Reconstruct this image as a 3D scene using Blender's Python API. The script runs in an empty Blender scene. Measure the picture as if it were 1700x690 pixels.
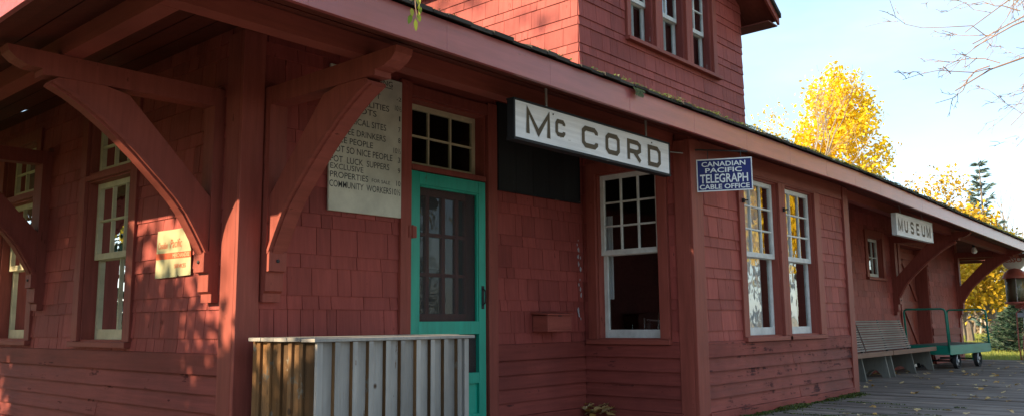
import bpy, bmesh, math, random
from mathutils import Vector, Matrix
C = bpy.context.scene.collection
rnd = random.Random(7)
DZ = 0.09            # the platform lies 9 cm under the height datum used below
EYE = 0.87

# ------------------------------------------------------------------ camera, light, exposure
cam_d = bpy.data.cameras.new('camera'); cam = bpy.data.objects.new('camera', cam_d); C.objects.link(cam)
yaw, pit, rol = math.radians(41.144), math.radians(7.822), math.radians(-0.535)
fwd = Vector((math.cos(yaw)*math.cos(pit), math.sin(yaw)*math.cos(pit), math.sin(pit)))
rt = Vector((math.sin(yaw), -math.cos(yaw), 0)); up = rt.cross(fwd)
r2 = rt*math.cos(rol)+up*math.sin(rol); u2 = up*math.cos(rol)-rt*math.sin(rol)
mw = Matrix((( r2.x, u2.x, -fwd.x, 0), (r2.y, u2.y, -fwd.y, 0), (r2.z, u2.z, -fwd.z, EYE), (0, 0, 0, 1)))
cam.matrix_world = mw
cam_d.sensor_width = 36; cam_d.lens = 36*1389.7/1700; cam_d.clip_start = 0.05; cam_d.clip_end = 3000
bpy.context.scene.camera = cam

SUN_EL, SUN_AZ = math.radians(25), math.radians(20)     # azimuth: degrees from -X towards +Y
S = Vector((-math.cos(SUN_EL)*math.cos(SUN_AZ), math.cos(SUN_EL)*math.sin(SUN_AZ), math.sin(SUN_EL)))
W = bpy.data.worlds.new('World'); bpy.context.scene.world = W; W.use_nodes = True
nt = W.node_tree; bg = nt.nodes['Background']
sky = nt.nodes.new('ShaderNodeTexSky'); sky.sky_type = 'NISHITA'; sky.sun_disc = False
sky.sun_elevation = SUN_EL; sky.sun_rotation = math.atan2(S.x, S.y) % (2*math.pi)
sky.air_density = 1.0; sky.dust_density = 0.6; sky.ozone_density = 1.6
tc = nt.nodes.new('ShaderNodeTexCoord'); mp = nt.nodes.new('ShaderNodeMapping'); mp.inputs['Scale'].default_value = (1, 1, 3.2)
nz = nt.nodes.new('ShaderNodeTexNoise'); nz.inputs['Scale'].default_value = 2.3; nz.inputs['Detail'].default_value = 7; nz.inputs['Roughness'].default_value = .55
cr = nt.nodes.new('ShaderNodeValToRGB'); cr.color_ramp.elements[0].position = .36; cr.color_ramp.elements[1].position = .80; cr.color_ramp.elements[0].color = (.16, .16, .16, 1)
cr.color_ramp.elements[1].color = (.75, .75, .75, 1)
mx = nt.nodes.new('ShaderNodeMixRGB'); mx.inputs[2].default_value = (4.3, 5.7, 6.7, 1)
nt.links.new(tc.outputs['Generated'], mp.inputs[0]); nt.links.new(mp.outputs[0], nz.inputs['Vector']); nt.links.new(nz.outputs[0], cr.inputs[0])
nt.links.new(cr.outputs[0], mx.inputs[0]); nt.links.new(sky.outputs[0], mx.inputs[1]); nt.links.new(mx.outputs[0], bg.inputs[0])
bg.inputs[1].default_value = 0.115
sl = bpy.data.lights.new('sun', 'SUN'); sl.energy = 5.0; sl.angle = math.radians(.53); sl.color = (1, .78, .50)
so = bpy.data.objects.new('sun', sl); C.objects.link(so); so.rotation_euler = (-S).to_track_quat('-Z', 'Y').to_euler()
vs = bpy.context.scene.view_settings
vs.view_transform = 'Standard'; vs.look = 'None'; vs.gamma = 1; vs.use_curve_mapping = False; vs.exposure = 1.27

# ------------------------------------------------------------------ materials
def newmat(name):
    m = bpy.data.materials.new(name); m.use_nodes = True
    return m, m.node_tree, m.node_tree.nodes['Principled BSDF']
def N(nt, t, **kw):
    n = nt.nodes.new(t)
    for k, v in kw.items():
        if k in n.inputs: n.inputs[k].default_value = v
        else: setattr(n, k, v)
    return n
def wood(name, c1, c2, worn, grain=(1, 1, 1), wear=.5, rough=.6, wearscale=6, bump=.25, varr=.3, spec=.2, knots=False, blot=None):
    """painted or bare timber: c1/c2 broad tone, grain stretched along the board, worn patches, a tone per board"""
    m, nt, b = newmat(name); L = nt.links.new
    tc = N(nt, 'ShaderNodeTexCoord'); geo = N(nt, 'ShaderNodeNewGeometry')
    at = N(nt, 'ShaderNodeAttribute'); at.attribute_name = 'rnd'
    # shift the pattern per board so that grain does not run on across joints
    ad = N(nt, 'ShaderNodeVectorMath', operation='MULTIPLY_ADD'); cmb = N(nt, 'ShaderNodeCombineXYZ')
    for i in range(3): L(at.outputs['Fac'], cmb.inputs[i])
    L(cmb.outputs[0], ad.inputs[0]); ad.inputs[1].default_value = (37, 23, 11); L(tc.outputs['Object'], ad.inputs[2])
    mp = N(nt, 'ShaderNodeMapping'); mp.inputs['Scale'].default_value = grain; L(ad.outputs[0], mp.inputs[0])
    g = N(nt, 'ShaderNodeTexNoise', Scale=1.0, Detail=6, Roughness=.65); L(mp.outputs[0], g.inputs['Vector'])
    big = N(nt, 'ShaderNodeTexNoise', Scale=1.3, Detail=4, Roughness=.6); L(tc.outputs['Object'], big.inputs['Vector'])
    mix1 = N(nt, 'ShaderNodeMixRGB'); mix1.inputs[1].default_value = (*c1, 1); mix1.inputs[2].default_value = (*c2, 1)
    r1 = N(nt, 'ShaderNodeValToRGB'); r1.color_ramp.elements[0].position = .35; r1.color_ramp.elements[1].position = .65
    L(big.outputs[0], r1.inputs[0]); L(r1.outputs[0], mix1.inputs[0])
    # per board tone
    mm = N(nt, 'ShaderNodeMath', operation='MULTIPLY_ADD'); L(at.outputs['Fac'], mm.inputs[0]); mm.inputs[1].default_value = varr; mm.inputs[2].default_value = 1-varr/2
    mul = N(nt, 'ShaderNodeMixRGB', blend_type='MULTIPLY'); mul.inputs[0].default_value = 1
    L(mix1.outputs[0], mul.inputs[1]); L(mm.outputs[0], mul.inputs[2])
    # fine grain tone
    gr = N(nt, 'ShaderNodeMapRange'); gr.inputs[1].default_value = .3; gr.inputs[2].default_value = .7; gr.inputs[3].default_value = .8; gr.inputs[4].default_value = 1.12
    L(g.outputs[0], gr.inputs[0]); mul2 = N(nt, 'ShaderNodeMixRGB', blend_type='MULTIPLY'); mul2.inputs[0].default_value = 1
    L(mul.outputs[0], mul2.inputs[1]); L(gr.outputs[0], mul2.inputs[2])
    last = mul2
    # worn patches: a broad mask times the grain
    wn = N(nt, 'ShaderNodeTexNoise', Scale=wearscale, Detail=5, Roughness=.7); L(ad.outputs[0], wn.inputs['Vector'])
    a = N(nt, 'ShaderNodeMath', operation='MULTIPLY'); L(wn.outputs[0], a.inputs[0]); L(g.outputs[0], a.inputs[1])
    wr = N(nt, 'ShaderNodeMapRange'); t = .425-.10*wear; wr.inputs[1].default_value = t; wr.inputs[2].default_value = t+.045; L(a.outputs[0], wr.inputs[0])
    wm = N(nt, 'ShaderNodeMixRGB'); L(wr.outputs[0], wm.inputs[0]); L(last.outputs[0], wm.inputs[1]); wm.inputs[2].default_value = (*worn, 1); last = wm
    if knots:
        v = N(nt, 'ShaderNodeTexVoronoi', Scale=5.0); mk = N(nt, 'ShaderNodeMapping'); mk.inputs['Scale'].default_value = (1, 1, .8)
        L(ad.outputs[0], mk.inputs[0]); L(mk.outputs[0], v.inputs['Vector'])
        kr = N(nt, 'ShaderNodeMapRange'); kr.inputs[1].default_value = .10; kr.inputs[2].default_value = .06; L(v.outputs['Distance'], kr.inputs[0])
        km = N(nt, 'ShaderNodeMixRGB'); L(kr.outputs[0], km.inputs[0]); L(last.outputs[0], km.inputs[1]); km.inputs[2].default_value = (.09, .05, .03, 1); last = km
    if blot:
        bn = N(nt, 'ShaderNodeTexNoise', Scale=blot[1], Detail=8, Roughness=.7); L(tc.outputs['Object'], bn.inputs['Vector'])
        br = N(nt, 'ShaderNodeMapRange'); br.inputs[1].default_value = blot[2]; br.inputs[2].default_value = blot[2]+.04; L(bn.outputs[0], br.inputs[0])
        bm_ = N(nt, 'ShaderNodeMixRGB'); L(br.outputs[0], bm_.inputs[0]); L(last.outputs[0], bm_.inputs[1]); bm_.inputs[2].default_value = (*blot[0], 1); last = bm_
    L(last.outputs[0], b.inputs['Base Color'])
    b.inputs['Roughness'].default_value = rough; b.inputs['Specular IOR Level'].default_value = spec
    rr = N(nt, 'ShaderNodeMapRange'); rr.inputs[3].default_value = rough; rr.inputs[4].default_value = min(1, rough+.3); L(wr.outputs[0], rr.inputs[0]); L(rr.outputs[0], b.inputs['Roughness'])
    bp = N(nt, 'ShaderNodeBump', Strength=bump, Distance=.006); L(g.outputs[0], bp.inputs['Height']); L(bp.outputs[0], b.inputs['Normal'])
    return m
def plain(name, col, rough=.6, metal=0, var=.15, scale=20, bump=0, spec=.4, sc=(1, 1, 1)):
    m, nt, b = newmat(name); L = nt.links.new
    tc = N(nt, 'ShaderNodeTexCoord'); mp = N(nt, 'ShaderNodeMapping'); mp.inputs['Scale'].default_value = sc; L(tc.outputs['Object'], mp.inputs[0])
    n = N(nt, 'ShaderNodeTexNoise', Scale=scale, Detail=5); L(mp.outputs[0], n.inputs['Vector'])
    r = N(nt, 'ShaderNodeMapRange'); r.inputs[1].default_value = .3; r.inputs[2].default_value = .7; r.inputs[3].default_value = 1-var; r.inputs[4].default_value = 1+var; L(n.outputs[0], r.inputs[0])
    mu = N(nt, 'ShaderNodeMixRGB', blend_type='MULTIPLY'); mu.inputs[0].default_value = 1; mu.inputs[1].default_value = (*col, 1); L(r.outputs[0], mu.inputs[2])
    L(mu.outputs[0], b.inputs['Base Color']); b.inputs['Roughness'].default_value = rough; b.inputs['Metallic'].default_value = metal
    b.inputs['Specular IOR Level'].default_value = spec
    if bump:
        bp = N(nt, 'ShaderNodeBump', Strength=bump, Distance=.01); L(n.outputs[0], bp.inputs['Height']); L(bp.outputs[0], b.inputs['Normal'])
    return m
def leafmat(name, ca, cb, trans=.45):
    m, nt, b = newmat(name); L = nt.links.new
    at = N(nt, 'ShaderNodeAttribute'); at.attribute_name = 'rnd'
    mx = N(nt, 'ShaderNodeMixRGB'); mx.inputs[1].default_value = (*ca, 1); mx.inputs[2].default_value = (*cb, 1); L(at.outputs['Fac'], mx.inputs[0])
    L(mx.outputs[0], b.inputs['Base Color']); b.inputs['Roughness'].default_value = .5; b.inputs['Specular IOR Level'].default_value = .3
    tr = N(nt, 'ShaderNodeBsdfTranslucent'); L(mx.outputs[0], tr.inputs[0]); ms = N(nt, 'ShaderNodeMixShader'); ms.inputs[0].default_value = trans
    out = nt.nodes['Material Output']; L(b.outputs[0], ms.inputs[1]); L(tr.outputs[0], ms.inputs[2]); L(ms.outputs[0], out.inputs[0])
    return m
def glassmat(name, tint=(.9, .93, .92), ior=1.6, gain=1.8, wav=.12):
    m, nt, b = newmat(name); L = nt.links.new
    nt.nodes.remove(b); out = nt.nodes['Material Output']
    tc = N(nt, 'ShaderNodeTexCoord'); n = N(nt, 'ShaderNodeTexNoise', Scale=5.0, Detail=1.5); L(tc.outputs['Object'], n.inputs['Vector'])
    bp = N(nt, 'ShaderNodeBump', Strength=wav, Distance=.02); L(n.outputs[0], bp.inputs['Height'])
    gl = N(nt, 'ShaderNodeBsdfGlossy', Roughness=.015); gl.inputs[0].default_value = (1, 1, 1, 1); L(bp.outputs[0], gl.inputs['Normal'])
    tr = N(nt, 'ShaderNodeBsdfTransparent'); tr.inputs[0].default_value = (*tint, 1)
    fr = N(nt, 'ShaderNodeFresnel', IOR=ior); mu = N(nt, 'ShaderNodeMath', operation='MULTIPLY'); mu.use_clamp = True; mu.inputs[1].default_value = gain
    L(fr.outputs[0], mu.inputs[0]); ms = N(nt, 'ShaderNodeMixShader'); L(mu.outputs[0], ms.inputs[0]); L(tr.outputs[0], ms.inputs[1]); L(gl.outputs[0], ms.inputs[2]); L(ms.outputs[0], out.inputs[0])
    return m
R1, R2, RW = (.345, .078, .066), (.265, .056, .048), (.12, .030, .025)
M = dict(
 shingle=wood('red_shingle_paint', R1, R2, RW, (28, 28, 2.2), .52, .62, 5, .5, .34),
 lap=wood('red_siding_paint', (.275, .062, .050), (.205, .045, .038), (.085, .022, .020), (2.0, 2.0, 34), .72, .62, 4, .5, .2),
 lapbay=wood('worn_red_siding_paint', (.30, .066, .052), (.18, .036, .032), (.075, .026, .026), (2.0, 2.0, 34), 1.3, .62, 4, .6, .25),
 trimv=wood('red_trim_paint_upright', (.305, .077, .058), (.26, .064, .049), (.13, .034, .026), (26, 26, 2.2), .45, .55, 5, .25, .15),
 trimh=wood('red_trim_paint_level', (.305, .077, .058), (.26, .064, .049), (.13, .034, .026), (2.2, 2.2, 26), .4, .55, 5, .25, .15),
 peel=wood('peeling_red_trim_paint', (.24, .055, .048), (.18, .045, .04), (.34, .33, .33), (26, 26, 2.2), .85, .6, 6, .4, .15),
 fascia=wood('fascia_paint', (.42, .10, .105), (.36, .085, .09), (.24, .10, .08), (1.6, 20, 20), .32, .33, 3, .15, .18, .9),
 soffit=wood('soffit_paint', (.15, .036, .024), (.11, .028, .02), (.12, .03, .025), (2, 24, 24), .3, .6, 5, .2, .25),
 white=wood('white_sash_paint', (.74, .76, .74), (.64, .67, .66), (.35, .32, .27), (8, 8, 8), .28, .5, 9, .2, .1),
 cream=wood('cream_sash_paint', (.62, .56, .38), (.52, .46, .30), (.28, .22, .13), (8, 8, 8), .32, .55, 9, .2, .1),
 teal=wood('green_door_paint', (.010, .40, .28), (.009, .33, .235), (.05, .19, .14), (20, 20, 2), .42, .4, 6, .2, .1, .45),
 signw=wood('white_sign_paint', (.80, .80, .80), (.74, .75, .76), (.30, .29, .27), (1.5, 30, 30), .42, .55, 7, .3, .1, blot=((.42, .41, .40), 9, .72)),
 board=wood('pale_board_paint', (.66, .65, .54), (.56, .56, .47), (.22, .22, .19), (6, 6, 6), .25, .6, 8, .1, .1),
 black=wood('black_board_paint', (.022, .024, .026), (.016, .017, .019), (.06, .06, .06), (20, 20, 1.2), .35, .5, 3, .2, .2),
 signblack=wood('black_sign_edge_paint', (.02, .022, .026), (.015, .016, .02), (.25, .22, .18), (3, 30, 30), .5, .6, 9, .3, .1),
 greywood=wood('weathered_grey_wood', (.41, .385, .355), (.27, .255, .24), (.20, .13, .085), (24, 24, 1.6), .72, .85, 3.5, .6, .5, .15, knots=True),
 tanwood=wood('tan_brown_wood', (.23, .115, .045), (.13, .085, .05), (.10, .06, .035), (24, 24, 1.6), .8, .8, 3, .4, 1.1, .2, knots=True, blot=((.19, .16, .12), 7, .60)),
 deck=wood('platform_board', (.215, .182, .162), (.145, .122, .110), (.045, .042, .040), (30, 1.6, 30), .6, .85, 3, .6, .6, .2, blot=((.05, .062, .022), 1.7, .69)),
 bench=wood('bench_wood', (.36, .30, .27), (.28, .235, .21), (.10, .085, .07), (2, 24, 24), .45, .75, 4, .3, .3, .2),
 benchleg=wood('bench_leg_wood', (.23, .225, .20), (.17, .165, .145), (.09, .085, .07), (18, 18, 2), .4, .8, 4, .3, .3, .2),
 benchrail=wood('bench_rail_wood', (.30, .17, .12), (.25, .15, .11), (.13, .08, .06), (2, 24, 24), .4, .7, 4, .3, .2, .2),
 cart=wood('green_cart_paint', (.008, .25, .175), (.008, .19, .14), (.03, .06, .05), (3, 3, 16), .35, .45, 5, .2, .2, .45),
 cartdeck=wood('cart_deck_wood', (.10, .15, .13), (.08, .11, .10), (.06, .06, .05), (2, 20, 20), .5, .7, 4, .3, .3, .2),
 iron=plain('dark_iron', (.035, .037, .04), .55, .3), steel=plain('pale_worn_steel', (.42, .43, .45), .45, .6),
 rubber=plain('worn_tyre_iron', (.03, .03, .032), .7), galv=plain('galvanised_pipe', (.32, .30, .30), .5, .5),
 blue=plain('blue_enamel', (.007, .014, .14), .35, 0, .1, 8, 0, .3), wtext=plain('white_enamel', (.75, .78, .80), .35, 0, .04),
 brown=wood('brown_letter_paint', (.105, .083, .055), (.085, .066, .045), (.25, .23, .2), (6, 6, 6), .25, .6, 9, .1, .1),
 ink=plain('black_letter_paint', (.03, .035, .035), .6, 0, .3, 60), redink=plain('red_letter_paint', (.52, .085, .03), .5), 
 poster=plain('yellowed_tin', (.42, .40, .23), .55, 0, .12, 9), roof=wood('roof_shingle', (.075, .068, .06), (.055, .05, .045), (.035, .04, .025), (12, 12, 12), .6, .9, 6, .5, .5, .1),
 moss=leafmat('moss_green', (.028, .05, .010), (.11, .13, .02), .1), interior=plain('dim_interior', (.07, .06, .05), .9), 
 curtain=plain('white_curtain', (.78, .82, .88), .85, 0, .05), glass=glassmat('window_glass'), glassd=glassmat('dim_window_glass', (.75, .78, .76), 1.5, 1.0, .05),
 redmetal=plain('faded_red_metal', (.46, .13, .10), .5, .0, .2, 6), globe=plain('milk_glass', (.78, .78, .76), .25, 0, .03),
 bark=wood('grey_bark', (.20, .17, .14), (.14, .12, .10), (.06, .05, .045), (10, 10, 3), .5, .9, 5, .8, .2, .1),
 palebark=wood('pale_bark', (.40, .34, .28), (.30, .25, .21), (.12, .10, .09), (8, 8, 3), .4, .85, 5, .5, .2, .1),
 twig=wood('brown_twig', (.23, .15, .11), (.30, .22, .17), (.12, .08, .07), (8, 8, 8), .3, .8, 5, .3, .2, .1),
 yleaf=leafmat('yellow_leaf', (.74, .50, .012), (.90, .72, .05)), oleaf=leafmat('ochre_leaf', (.46, .27, .015), (.66, .45, .03), .35),
 gleaf=leafmat('green_leaf', (.16, .25, .03), (.40, .42, .05)), dleaf=leafmat('autumn_leaf', (.30, .26, .03), (.55, .42, .04)),
 needle=leafmat('spruce_needle', (.022, .052, .032), (.055, .095, .06), .1), bneedle=leafmat('blue_spruce_needle', (.05, .10, .095), (.13, .19, .17), .1),
 fallen=leafmat('fallen_leaf', (.50, .27, .05), (.62, .50, .28), .15), grass=leafmat('grass_blade', (.12, .19, .03), (.34, .33, .08), .3),
 ground=plain('grass_ground', (.10, .11, .03), .95, 0, .45, .7, .3), gravel=plain('dusty_track', (.34, .29, .21), .95, 0, .25, 1.5, .3),
 bush=leafmat('dry_brush', (.16, .12, .07), (.27, .21, .12), .2), field=plain('pale_field', (.44, .36, .22), .95, 0, .2, .05), bottle=glassmat('bottle_glass', (.55, .75, .72), 1.5, 2.0, 0),
 palemetal=plain('pale_blue_grey_paint', (.42, .47, .52), .5, 0, .12, 8), chip=plain('bare_chip', (.42, .40, .44), .8, 0, .3, 40), amber=plain('cloudy_amber_glass', (.42, .36, .25), .3, 0, .2, 3, 0, .4, (3, 3, .3)), jar=plain('dark_tin', (.03, .03, .035), .4, .4), paper=plain('pale_notice', (.60, .62, .60), .8, 0, .12, 60), bulb=plain('frosted_bulb', (.8, .8, .75), .3),
 chalk=plain('faint_chalk', (.08, .085, .09), .9),
)
def screen():
    m, nt, b = newmat('insect_screen'); L = nt.links.new
    b.inputs['Base Color'].default_value = (.03, .032, .035, 1); b.inputs['Roughness'].default_value = .6
    tr = N(nt, 'ShaderNodeBsdfTransparent'); ms = N(nt, 'ShaderNodeMixShader'); ms.inputs[0].default_value = .58
    L(tr.outputs[0], ms.inputs[1]); L(b.outputs[0], ms.inputs[2]); L(ms.outputs[0], nt.nodes['Material Output'].inputs[0]); return m
M['screen'] = screen()

# ------------------------------------------------------------------ mesh builder
class F:   # a wall's frame: u along it, d out of it, z up
    def __init__(s, ox, oy, ux, uy, nx, ny, oz=DZ):
        s.o = Vector((ox, oy, oz)); s.u = Vector((ux, uy, 0)); s.n = Vector((nx, ny, 0))
    def p(s, u, d, z): return s.o + s.u*u + s.n*d + Vector((0, 0, z))
class MB:
    def __init__(s): s.v = []; s.f = []; s.r = []
    def face(s, pts, r=None):
        i = len(s.v); s.v += [tuple(p) for p in pts]; s.f.append(tuple(range(i, i+len(pts)))); s.r.append(rnd.random() if r is None else r)
    def hexa(s, P, r=None):
        r = rnd.random() if r is None else r; i = len(s.v); s.v += [tuple(p) for p in P]
        for q in ((0, 3, 2, 1), (4, 5, 6, 7), (0, 1, 5, 4), (1, 2, 6, 5), (2, 3, 7, 6), (3, 0, 4, 7)):
            s.f.append(tuple(i+k for k in q)); s.r.append(r)
    def box(s, fr, u0, u1, d0, d1, z0, z1, r=None):
        s.hexa([fr.p(u, d, z) for z in (z0, z1) for u, d in ((u0, d0), (u1, d0), (u1, d1), (u0, d1))], r)
    def wedge(s, fr, u0, u1, z0, z1, tb, tt, r=None, d=0):   # a shingle or a lap board: thick at its butt, thin above
        s.hexa([fr.p(u0, d, z0), fr.p(u1, d, z0), fr.p(u1, d+tb, z0), fr.p(u0, d+tb, z0), fr.p(u0, d, z1), fr.p(u1, d, z1), fr.p(u1, d+tt, z1), fr.p(u0, d+tt, z1)], r)
    def prism(s, fr, poly, t0, t1, ax='u', r=None):   # poly in (d, z), thickness along u; or ax='d': poly in (u, z), thickness along d
        r = rnd.random() if r is None else r; n = len(poly); i = len(s.v)
        for t in (t0, t1):
            for a, b in poly: s.v.append(tuple(fr.p(t, a, b) if ax == 'u' else fr.p(a, t, b)))
        s.f.append(tuple(i+k for k in range(n))); s.f.append(tuple(i+n+k for k in reversed(range(n)))); s.r += [r, r]
        for k in range(n): s.f.append((i+k, i+(k+1) % n, i+n+(k+1) % n, i+n+k)); s.r.append(r)
    def tube(s, pts, rad, n=8, r=None, cap=True):
        r = rnd.random() if r is None else r; pts = [Vector(p) for p in pts]; i = len(s.v)
        if not hasattr(rad, '__len__'): rad = [rad]*len(pts)
        a = None
        for k, p in enumerate(pts):
            t = (pts[min(k+1, len(pts)-1)]-pts[max(k-1, 0)]).normalized()
            if a is None: a = t.orthogonal().normalized()
            else: a = (a-t*a.dot(t)); a = a.normalized() if a.length > 1e-5 else t.orthogonal().normalized()
            b = t.cross(a)
            for q in range(n):
                w = 2*math.pi*q/n; s.v.append(tuple(p+(a*math.cos(w)+b*math.sin(w))*rad[k]))
        for k in range(len(pts)-1):
            for q in range(n):
                s.f.append((i+k*n+q, i+k*n+(q+1) % n, i+(k+1)*n+(q+1) % n, i+(k+1)*n+q)); s.r.append(r)
        if cap:
            s.f.append(tuple(i+q for q in reversed(range(n)))); s.f.append(tuple(i+(len(pts)-1)*n+q for q in range(n))); s.r += [r, r]
    def lathe(s, c, prof, n=24, r=None, axis='z'):
        r = rnd.random() if r is None else r; i = len(s.v); c = Vector(c)
        A = axis if isinstance(axis, Vector) else Vector((0, 0, 1)); a = A.orthogonal().normalized(); b = A.cross(a)
        for R_, z in prof:
            for q in range(n):
                w = 2*math.pi*q/n; s.v.append(tuple(c+A*z+(a*math.cos(w)+b*math.sin(w))*R_))
        for k in range(len(prof)-1):
            for q in range(n): s.f.append((i+k*n+q, i+k*n+(q+1) % n, i+(k+1)*n+(q+1) % n, i+(k+1)*n+q)); s.r.append(r)
        s.f.append(tuple(i+q for q in reversed(range(n)))); s.f.append(tuple(i+(len(prof)-1)*n+q for q in range(n))); s.r += [r, r]
    def build(s, name, mat, parent=None, smooth=False, label=None, bevel=0, sag=False, recalc=True, kind=None):
        me = bpy.data.meshes.new(name); off = Vector((0, 0, 0)); p = parent
        while p is not None: off += p.location; p = p.parent
        vv = s.v
        if sag: vv = [(x, y, z-.02*max(0, x-10)) for x, y, z in vv]
        me.from_pydata([(x-off.x, y-off.y, z-off.z) for x, y, z in vv], [], s.f)
        a = me.attributes.new('rnd', 'FLOAT', 'FACE'); a.data.foreach_set('value', s.r)
        if recalc:
            b = bmesh.new(); b.from_mesh(me); bmesh.ops.recalc_face_normals(b, faces=b.faces); b.to_mesh(me); b.free()
        if smooth: me.polygons.foreach_set('use_smooth', [True]*len(me.polygons))
        me.materials.append(M[mat]); o = bpy.data.objects.new(name, me); C.objects.link(o)
        if parent: o.parent = parent
        if label: o['label'] = label
        if kind: o['kind'] = kind
        if bevel:
            bv = o.modifiers.new('bevel', 'BEVEL'); bv.width = bevel; bv.segments = 2; bv.limit_method = 'ANGLE'
        return o
def thing(name, label, cat, loc=(0, 0, 0), group=None):
    o = bpy.data.objects.new(name, None); C.objects.link(o); o.location = loc; o['label'] = label; o['category'] = cat; o.empty_display_size = .2
    if group: o['group'] = group
    return o
def tag(o, label, cat, group=None):
    o['label'] = label; o['category'] = cat
    if group: o['group'] = group
    return o
def struct(o): o['kind'] = 'structure'; return o
def recenter(o, loc):      # a one-mesh thing gets its origin at its base
    loc = Vector(loc); o.data.transform(Matrix.Translation(-loc)); o.location = loc; return o
def rects(u0, u1, z0, z1, holes):     # a rectangle minus holes, as smaller rectangles
    out = [(u0, u1, z0, z1)]
    for a, b, c, d in holes:
        nxt = []
        for (p, q, r, s) in out:
            if b <= p or a >= q or d <= r or c >= s: nxt.append((p, q, r, s)); continue
            if r < c: nxt.append((p, q, r, c))
            if s > d: nxt.append((p, q, d, s))
            m0, m1 = max(r, c), min(s, d)
            if p < a: nxt.append((p, a, m0, m1))
            if q > b: nxt.append((b, q, m0, m1))
        out = nxt
    return out
def courses(mb, fr, u0, u1, zs, holes, tb, tt, wmin, wmax, gap, jit=.0):
    for z0, z1 in zip(zs[:-1], zs[1:]):
        u = u0-rnd.random()*wmin
        while u < u1:
            w = rnd.uniform(wmin, wmax); a, b = max(u, u0), min(u+w-gap, u1); u += w
            if b-a < .01: continue
            r = rnd.random(); t = tb*rnd.uniform(.88, 1.12); j = rnd.uniform(-jit, jit); h = z1-z0
            for (p, q, s0, s1) in rects(a, b, z0+j, z1+.001, holes):
                if q-p < .004 or s1-s0 < .006: continue
                f = lambda z: t+(tt-t)*min(1, max(0, (z-z0)/h))
                mb.wedge(fr, p, q, s0, s1, f(s0), f(s1), r)
def slab(fr, u0, u1, z0, z1, holes, name, mat, root, th=.115):
    mb = MB()
    for (p, q, a, b) in rects(u0, u1, z0, z1, holes): mb.box(fr, p, q, -th, 0, a, b, .5)
    return mb.build(name, mat, root)
def rows(z0, z1, a=.093, b=.188):
    z = [z0]; k = 0
    while z[-1] < z1-.02: z.append(min(z1, z[-1]+(a if k % 2 == 0 else b))); k += 1
    return z
LAPS = [0, .115, .23, .345, .463]

# ------------------------------------------------------------------ ground and platform
g = MB(); G0 = F(0, 0, 1, 0, 0, 1, 0)
nx, ny = 60, 60
for i in range(nx):
    for j in range(ny):
        X = [-1400+2800*((i+k)/nx) for k in (0, 1)]; Y = [-1400+2800*((j+k)/ny) for k in (0, 1)]
        g.face([(X[0], Y[0], -.28), (X[1], Y[0], -.28), (X[1], Y[1], -.28), (X[0], Y[1], -.28)], .5)
struct(g.build('ground', 'ground', recalc=False))
g = MB(); g.face([(46, -60, -.27), (400, -190, -.27), (400, 300, -.27), (52, 90, -.27)], .5); struct(g.build('field', 'field', recalc=False))
g = MB(); g.face([(21.2, -10, -.272), (23.4, -10, -.272), (24.2, 40, -.272), (22.0, 40, -.272)], .5); struct(g.build('path', 'gravel', recalc=False))
d = MB(); x = -5.0
while x < 20.55:
    w = rnd.choice((.135, .14, .145, .19)); h = rnd.uniform(-.004, .004); y = -4.5
    while y < 4.80:
        l = rnd.uniform(2.2, 4.2); y2 = min(4.80, y+l)
        d.hexa([(a, b, z) for z in (-.05, 0) for a, b in ((x+.004, y+.002), (x+w-.005, y+.002), (x+w-.005, y2-.002), (x+.004, y2-.002))])
        for k in range(-4, 0):
            vx, vy, vz = d.v[k]; d.v[k] = (vx, vy, vz+h+rnd.uniform(-.002, .002))
        y = y2
    x += w
struct(d.build('platform', 'deck'))
d = MB(); d.box(G0, -5.0, 20.5, -4.4, 4.7, -.30, -.06); struct(d.build('platform_base', 'interior'))

# ------------------------------------------------------------------ the station building
XL, YF, YB, XS, XE, XR, YR = 2.856, 4.8, 3.62, 6.53, 10.33, 20.36, 11.8
st = thing('station_building', 'red shingled railway station with bay, tower and bracketed eaves along the platform', 'building', (XL, YF, 0))
front = F(0, YF, 1, 0, 0, -1); bay = F(0, YB, 1, 0, 0, -1); side = F(XS, 0, 0, 1, -1, 0); left = F(XL, 0, 0, 1, -1, 0)
bayr = F(XE, 0, 0, 1, 1, 0); right = F(XR, 0, 0, 1, 1, 0); rear = F(0, YR, 1, 0, 0, 1); TX0, TX1, TYB = 6.53, 10.2, 8.9
tfront = F(0, YF, 1, 0, 0, -1); tleft = F(TX0, 0, 0, 1, -1, 0); tright = F(TX1, 0, 0, 1, 1, 0); trear = F(0, TYB, 1, 0, 0, 1)

def sash(mb, gl, fr, u0, u1, z0, z1, d, cols, rws, st_=.042, top=.045, bot=.05, th=.035, mun=.017):
    mb.box(fr, u0, u0+st_, d-th, d, z0, z1); mb.box(fr, u1-st_, u1, d-th, d, z0, z1)
    mb.box(fr, u0+st_, u1-st_, d-th, d-.001, z1-top, z1); mb.box(fr, u0+st_, u1-st_, d-th, d-.001, z0, z0+bot)
    a, b, c, e = u0+st_, u1-st_, z0+bot, z1-top
    for k in range(1, cols): u = a+(b-a)*k/cols; mb.box(fr, u-mun/2, u+mun/2, d-th+.006, d-.004, c, e)
    for k in range(1, rws):
        z = c+(e-c)*k/rws
        for q in range(cols):
            p0 = a+(b-a)*q/cols+(mun/2 if q else 0); p1 = a+(b-a)*(q+1)/cols-(mun/2 if q < cols-1 else 0)
            mb.box(fr, p0, p1, d-th+.007, d-.005, z-mun/2, z+mun/2)
    gl.face([fr.p(a, d-.02, c), fr.p(b, d-.02, c), fr.p(b, d-.02, e), fr.p(a, d-.02, e)], .5)
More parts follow.
